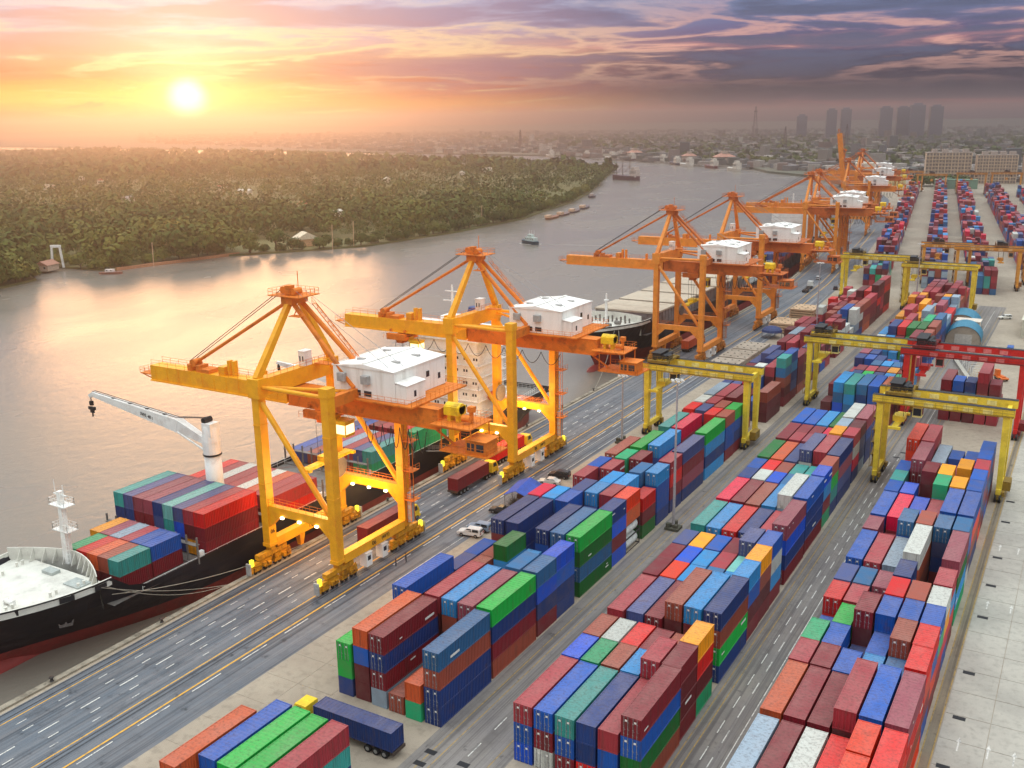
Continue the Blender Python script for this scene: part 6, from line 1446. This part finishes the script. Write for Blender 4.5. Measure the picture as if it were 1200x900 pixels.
o = thing('embankment', 'low straight embankment wall running along the water right of the left-bank cove', 'wall', (0, 0, 0)); MB().beam((-469, 361, -2.6), (-455, 440, -2.6), 1.6, 1.6).build('wall', pm('bank_wall', (190, 130, 96), .85), o)
for x, y, h_, l in ((-461, 380, 14, 'thin pole in the water beside the embankment wall'), (-416, 482, 16, 'thin pole leaning by the dark bushes'), (-412, 498, 17, 'thin pole right of the dark bushes'), (-404, 640, 16, 'thin mast in front of the wood at mid-river'), (-516, 300, 14, 'thin leaning pole by the short left jetty')):
    tag(MB().beam((0, 0, -2), (.6, 0, h_), .35, .35).build('mooring_pole', pm('pole_pale', (206, 170, 140), .8), None, (x, y, WZ)), l, 'pole', 'thin mooring poles along the far bank')
# ------------------------------------------------------------------ boats
def boat(x, y, L_, B_w, rz, hullc, label, sup=None, supc=(220, 216, 208), cat='boat', group=None, deckc=(150, 120, 100), H=2.0):
    o = thing('boat', label, cat, (x, y, WZ), rz, group); m = MB(); n = 14; vs = []; fs = []
    for i in range(n):
        t = i/(n-1); y_ = (t-.5)*L_; w_ = B_w/2*min(1, (t*5)**.6+.0 if t < .12 else 1)*(1 if t < .62 else math.sqrt(max(0, 1-((t-.62)/.38)**2))); w_ = max(w_, .05); sh = H*(1+.5*max(0, t-.5))
        vs += [(-w_*.8, y_, -.5), (-w_, y_, sh), (w_, y_, sh), (w_*.8, y_, -.5)]
    for i in range(n-1):
        a, b_ = 4*i, 4*i+4; fs += [(a, a+1, b_+1, b_), (a+1, a+2, b_+2, b_+1), (a+2, a+3, b_+3, b_+2)]
    fs += [(0, 3, 2, 1), (4*n-4, 4*n-3, 4*n-2, 4*n-1)]
    m.add(vs, fs).build('hull', pm('hull_%d_%d_%d' % hullc, hullc, .5, var=.15), o)
    if sup:
        s = MB()
        for (ya, yb, z0, z1, w_) in sup: s.box(-B_w*w_/2, ya*L_, z0, B_w*w_/2, yb*L_, z1)
        so_ = s.build('cabin', pm('cabin_%d_%d_%d' % supc, supc, .5), o); wn = MB()
        for (ya, yb, z0, z1, w_) in sup:
            k = max(2, int((yb-ya)*L_/1.6))
            for i in range(k):
                yy = ya*L_+(yb-ya)*L_*(i+.3)/k
                for sg in (-1, 1): wn.box(sg*B_w*w_/2-.03, yy, z0+(z1-z0)*.45, sg*B_w*w_/2+.03, yy+.7, z0+(z1-z0)*.8)
        wn.build('window', M_glass, so_)
    return o
tug = boat(-317, 561, 17, 5.2, R(68), (44, 70, 84), 'small teal and white ferry boat alone in mid-river with a wake', [(-.32, .2, 2, 4.3, .7), (-.15, .1, 4.3, 6.2, .5)], (196, 206, 200))
for yy in (-4, -1.5, 1): MB().beam((0, yy, 6.2), (0, yy, 9), .12, .12).build('mast', M_plate, tug)
# its wake
wk = MB(); pts = []
for i in range(40):
    t = i/39; x = -317+8*math.sin(.1)+t*230; y = 564+t*52-18*t*t; pts.append((x+7, y-2+t*0, .5+t*5.5*1.0))
vs = []
for i, (x, y, w_) in enumerate(pts): vs += [(x, y-w_, WZ+.012), (x, y+w_, WZ+.012)]
def wake_mat():
    m, t, b = principled('wake'); g = t.new('ShaderNodeNewGeometry').outputs['Position']; n = t.noise(g, .8, 5, .7)
    t.put(b, 'Base Color', lin((146, 134, 124))); t.put(b, 'Roughness', .3); bn = t.new('ShaderNodeBump', ins={'Strength': 1.0, 'Distance': .6, 'Height': n}); t.l.new(bn.outputs[0], b.inputs['Normal']); return m
wk.add(vs, [(2*i, 2*i+2, 2*i+3, 2*i+1) for i in range(39)]); struct(wk.build('wake_water', wake_mat()))
mb = MB()
for i in range(60): a = rs.uniform(0, 6.28); mb.cb(-317+8.5*math.cos(a)*.9, 561+3.4*math.sin(a), WZ+.06, rs.uniform(.5, 1.6), rs.uniform(.3, .7), .12)
stuff(mb.build('bow_foam', M_plate), 'white foam around the hull of the mid-river boat', 'foam')
bg2 = boat(-541, 1214, 46, 12, R(75), (92, 66, 76), 'dark red freighter moored off the tip of the wooded bank', [(-.42, -.2, 4, 14, .8), (-.36, -.26, 14, 17, .9)], (206, 190, 180), 'ship', None, H=5.5)
for yy in (-6, 6, 16): MB().beam((0, yy, 5), (0, yy, 24), .6, .6).beam((0, yy, 18), (0, yy+8, 10), .35, .35).build('mast', M_bark, bg2)
for i, (x, y, l, c) in enumerate(((-384, 716, 24, (150, 96, 70)), (-388, 744, 26, (120, 90, 84)), (-393, 774, 26, (110, 90, 90)), (-402, 812, 30, (100, 84, 90)))):
    boat(x, y, l, 6, R(5+3*i), c, '%s wooden barge from the near end, moored along the wooded bank' % ORD[i+1], [(-.45, -.2, 1.5, 3.6, .7)], (220, 180, 150), 'barge', 'barges moored along the wooded bank', H=1.6)
boat(-452, 930, 20, 6, R(15), (90, 80, 88), 'small dark work boat between the barges and the bank tip', [(-.3, 0, 1.6, 4, .6)], (190, 170, 160))
boat(-461, 351, 13, 3.4, R(-60), (150, 96, 80), 'long wooden boat with a white canopy leaving the left-bank cove', [(-.2, .15, 1.2, 2.6, .8)], (226, 210, 204), H=1.0)
boat(-489, 322, 8, 2.4, R(40), (90, 66, 56), 'small dark rowing boat off the rough wooden jetty', H=.8); boat(-486, 304, 9, 2.6, R(-20), (60, 50, 50), 'dark boat with a pale roof at the left edge', [(-.2, .2, 1, 2.2, .8)], (206, 180, 160), H=.9)
for i, (x, y, L_, c) in enumerate(((-860, 1850, 50, (200, 190, 180)), (-790, 1790, 60, (96, 80, 90)), (-700, 1720, 55, (214, 206, 196)), (-640, 1640, 60, (90, 86, 96)), (-600, 1590, 44, (220, 214, 204)), (-540, 1540, 50, (120, 70, 70)), (-480, 1470, 40, (216, 208, 196)), (-940, 1900, 46, (110, 96, 96)), (-1040, 1930, 46, (210, 196, 180)))):
    boat(x, y, L_, 11, R(40+rs.uniform(-8, 8)), c, '%s in the row of hazy ships moored along the far right bank' % (ORD[i+1]+(' from the nearest' if 0 else ' ship')), [(-.4, -.1, 3, 12, .8), (-.3, -.15, 12, 15, .6)], (214, 206, 194), 'ship', 'hazy ships along the far bank', H=4)
# ------------------------------------------------------------------ city on the horizon
mb = MB(); cl = []
def cbox(x, y, w_, l, h, c, z=-.4, a=0):
    ca_, sa_ = math.cos(a), math.sin(a); vs = []
    for zz in (z, z+h):
        for u_, v_ in ((-w_/2, -l/2), (w_/2, -l/2), (w_/2, l/2), (-w_/2, l/2)): vs.append((x+u_*ca_-v_*sa_, y+u_*sa_+v_*ca_, zz))
    mb.add(vs, [(0,3,2,1),(4,5,6,7),(0,1,5,4),(1,2,6,5),(2,3,7,6),(3,0,4,7)])
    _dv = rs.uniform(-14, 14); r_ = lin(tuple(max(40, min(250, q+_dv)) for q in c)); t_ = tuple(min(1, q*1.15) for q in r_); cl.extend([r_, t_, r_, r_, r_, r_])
CC = ((160, 150, 142), (140, 130, 126), (196, 186, 176), (116, 110, 110), (134, 112, 104), (106, 108, 112), (140, 132, 124), (92, 94, 96), (80, 88, 82), (96, 98, 96))
for i in range(9500):
    y = 1420+rs.random()**1.5*4600; x = rs.uniform(-1.35, .35)*y*.9
    if x < -414 and y < 1419+(-414-x)*(.75 if x > -1278 else .45)+60+(x < -1278)*120: continue
    if -300 < x and y < 1345: continue
    if inside(x, y): continue
    h = rs.choice((4, 5, 6, 7, 8, 10)) if rs.random() < .985 else rs.uniform(16, 30)
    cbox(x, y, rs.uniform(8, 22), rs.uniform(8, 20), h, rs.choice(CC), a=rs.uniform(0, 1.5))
for i in range(700):
    x = rs.uniform(-260, 260); y = rs.uniform(1130, 1420)
    if x < qx(min(y, 1330))+110 or (-180 < x < 10 and y < 1240): continue
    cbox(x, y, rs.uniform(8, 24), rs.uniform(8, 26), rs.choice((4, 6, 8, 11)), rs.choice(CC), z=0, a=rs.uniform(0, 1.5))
stuff(link('city_buildings', colmesh(mb, cl, 'city_buildings', None)), 'low hazy city of pale and rust-coloured buildings spreading to the horizon', 'city')
M_tow = pm('tower_grey', (112, 112, 132), .7, var=.1, scale=.02)
def towerb(x, y, w_, l, h, label):
    o = thing('tower_block', label, 'tower block', (x, y, 0), R(20), 'high-rise towers on the horizon')
    MB().box(-w_/2, -l/2, 0, w_/2, l/2, h).box(-w_*.3, -l*.3, h, w_*.3, l*.3, h+6).build('wall', M_tow, o)
    m = MB()
    for f in range(int(h/5)): m.box(-w_/2-.3, -l/2-.3, 4+f*5, w_/2+.3, l/2+.3, 6.2+f*5)
    m.build('window', pm('tower_glass', (70, 74, 92), .3), o)
for x, y, w_, h, l in ((-944, 3620, 34, 74, 'slim hazy tower left of the twin towers'), (-838, 3600, 34, 88, 'left one of the twin towers behind the raised crane'), (-796, 3630, 34, 90, 'right one of the twin towers behind the raised crane'),
                        (-660, 3600, 40, 92, 'leftmost slab of the right-hand tower cluster'), (-612, 3640, 40, 92, 'second slab of the right-hand tower cluster'), (-560, 3600, 44, 100, 'tallest tower, in the middle of the right-hand cluster'), (-505, 3620, 40, 94, 'tower just right of the tallest one'), (-640, 3900, 40, 90, 'tower behind the left slabs of the cluster')):
    towerb(x, y, w_, w_*.6, h+ (4 if h > 80 else 0), l)
def lattice(x, y, H, label, w_=9):
    o = thing('lattice_mast', label, 'mast', (x, y, 0), 0, 'lattice masts on the skyline'); m = MB(); n = 12
    for i in range(n):
        a, b_ = i/n, (i+1)/n; wa, wb_ = w_*(1-a*.86)/2, w_*(1-b_*.86)/2
        for sx_, sy_ in ((-1, -1), (1, -1), (1, 1), (-1, 1)):
            m.beam((sx_*wa, sy_*wa, a*H), (sx_*wb_, sy_*wb_, b_*H), .8, .8)
        m.beam((-wa, -wa, a*H), (wb_, -wb_, b_*H), .5, .5).beam((wa, -wa, a*H), (-wb_, -wb_, b_*H), .5, .5)
    m.box(-w_*.25, -w_*.25, H*.84, w_*.25, w_*.25, H*.88); m.build('lattice', pm('mast_dark', (96, 70, 74), .7), o)
lattice(-920, 3000, 104, 'tall lattice mast rising from the city left of the twin towers', 16)
lattice(-1240, 2150, 52, 'lattice mast in the middle of the skyline above the wooded bank', 8)
lattice(-500, 2300, 56, 'lattice mast just right of the raised crane boom', 9); lattice(-690, 2500, 50, 'small lattice mast left of the raised crane boom', 8)
# pale temple-like roofs across the river
for x, y, s, l in ((-820, 1880, 14, 'left pale temple-like building across the river'), (-660, 1760, 12, 'middle pale temple-like building across the river'), (-560, 1660, 16, 'right pale temple-like building across the river, with a tower')):
    o = thing('riverside_building', l, 'building', (x, y, 0), R(40)); MB().box(-s, -s*.6, 0, s, s*.6, s*.6).box(-s*.3, -s*.3, s*.6, s*.3, s*.3, s*1.2).build('wall', pm('temple_cream', (190, 170, 154), .7), o)
    MB().add([(-s*1.1, -s*.7, s*.6), (s*1.1, -s*.7, s*.6), (s*1.1, s*.7, s*.6), (-s*1.1, s*.7, s*.6), (0, 0, s*1.1)], [(0, 1, 4), (1, 2, 4), (2, 3, 4), (3, 0, 4)]).build('roof', pm('temple_roof', (206, 150, 130), .7), o)
# ------------------------------------------------------------------ haze
hz_m = bpy.data.materials.new('haze'); hz_m.use_nodes = True; t = NT(hz_m.node_tree)
pv = t.new('ShaderNodeVolumePrincipled'); pv.inputs['Color'].default_value = (.86, .73, .66, 1); pv.inputs['Density'].default_value = .00033; pv.inputs['Anisotropy'].default_value = .85
ho = t.new('ShaderNodeOutputMaterial'); t.l.new(pv.outputs[0], ho.inputs['Volume'])
stuff(MB().box(-8000, -900, -8.5, 4000, 7000, 126).build('haze', hz_m))
bpy.context.view_layer.update()
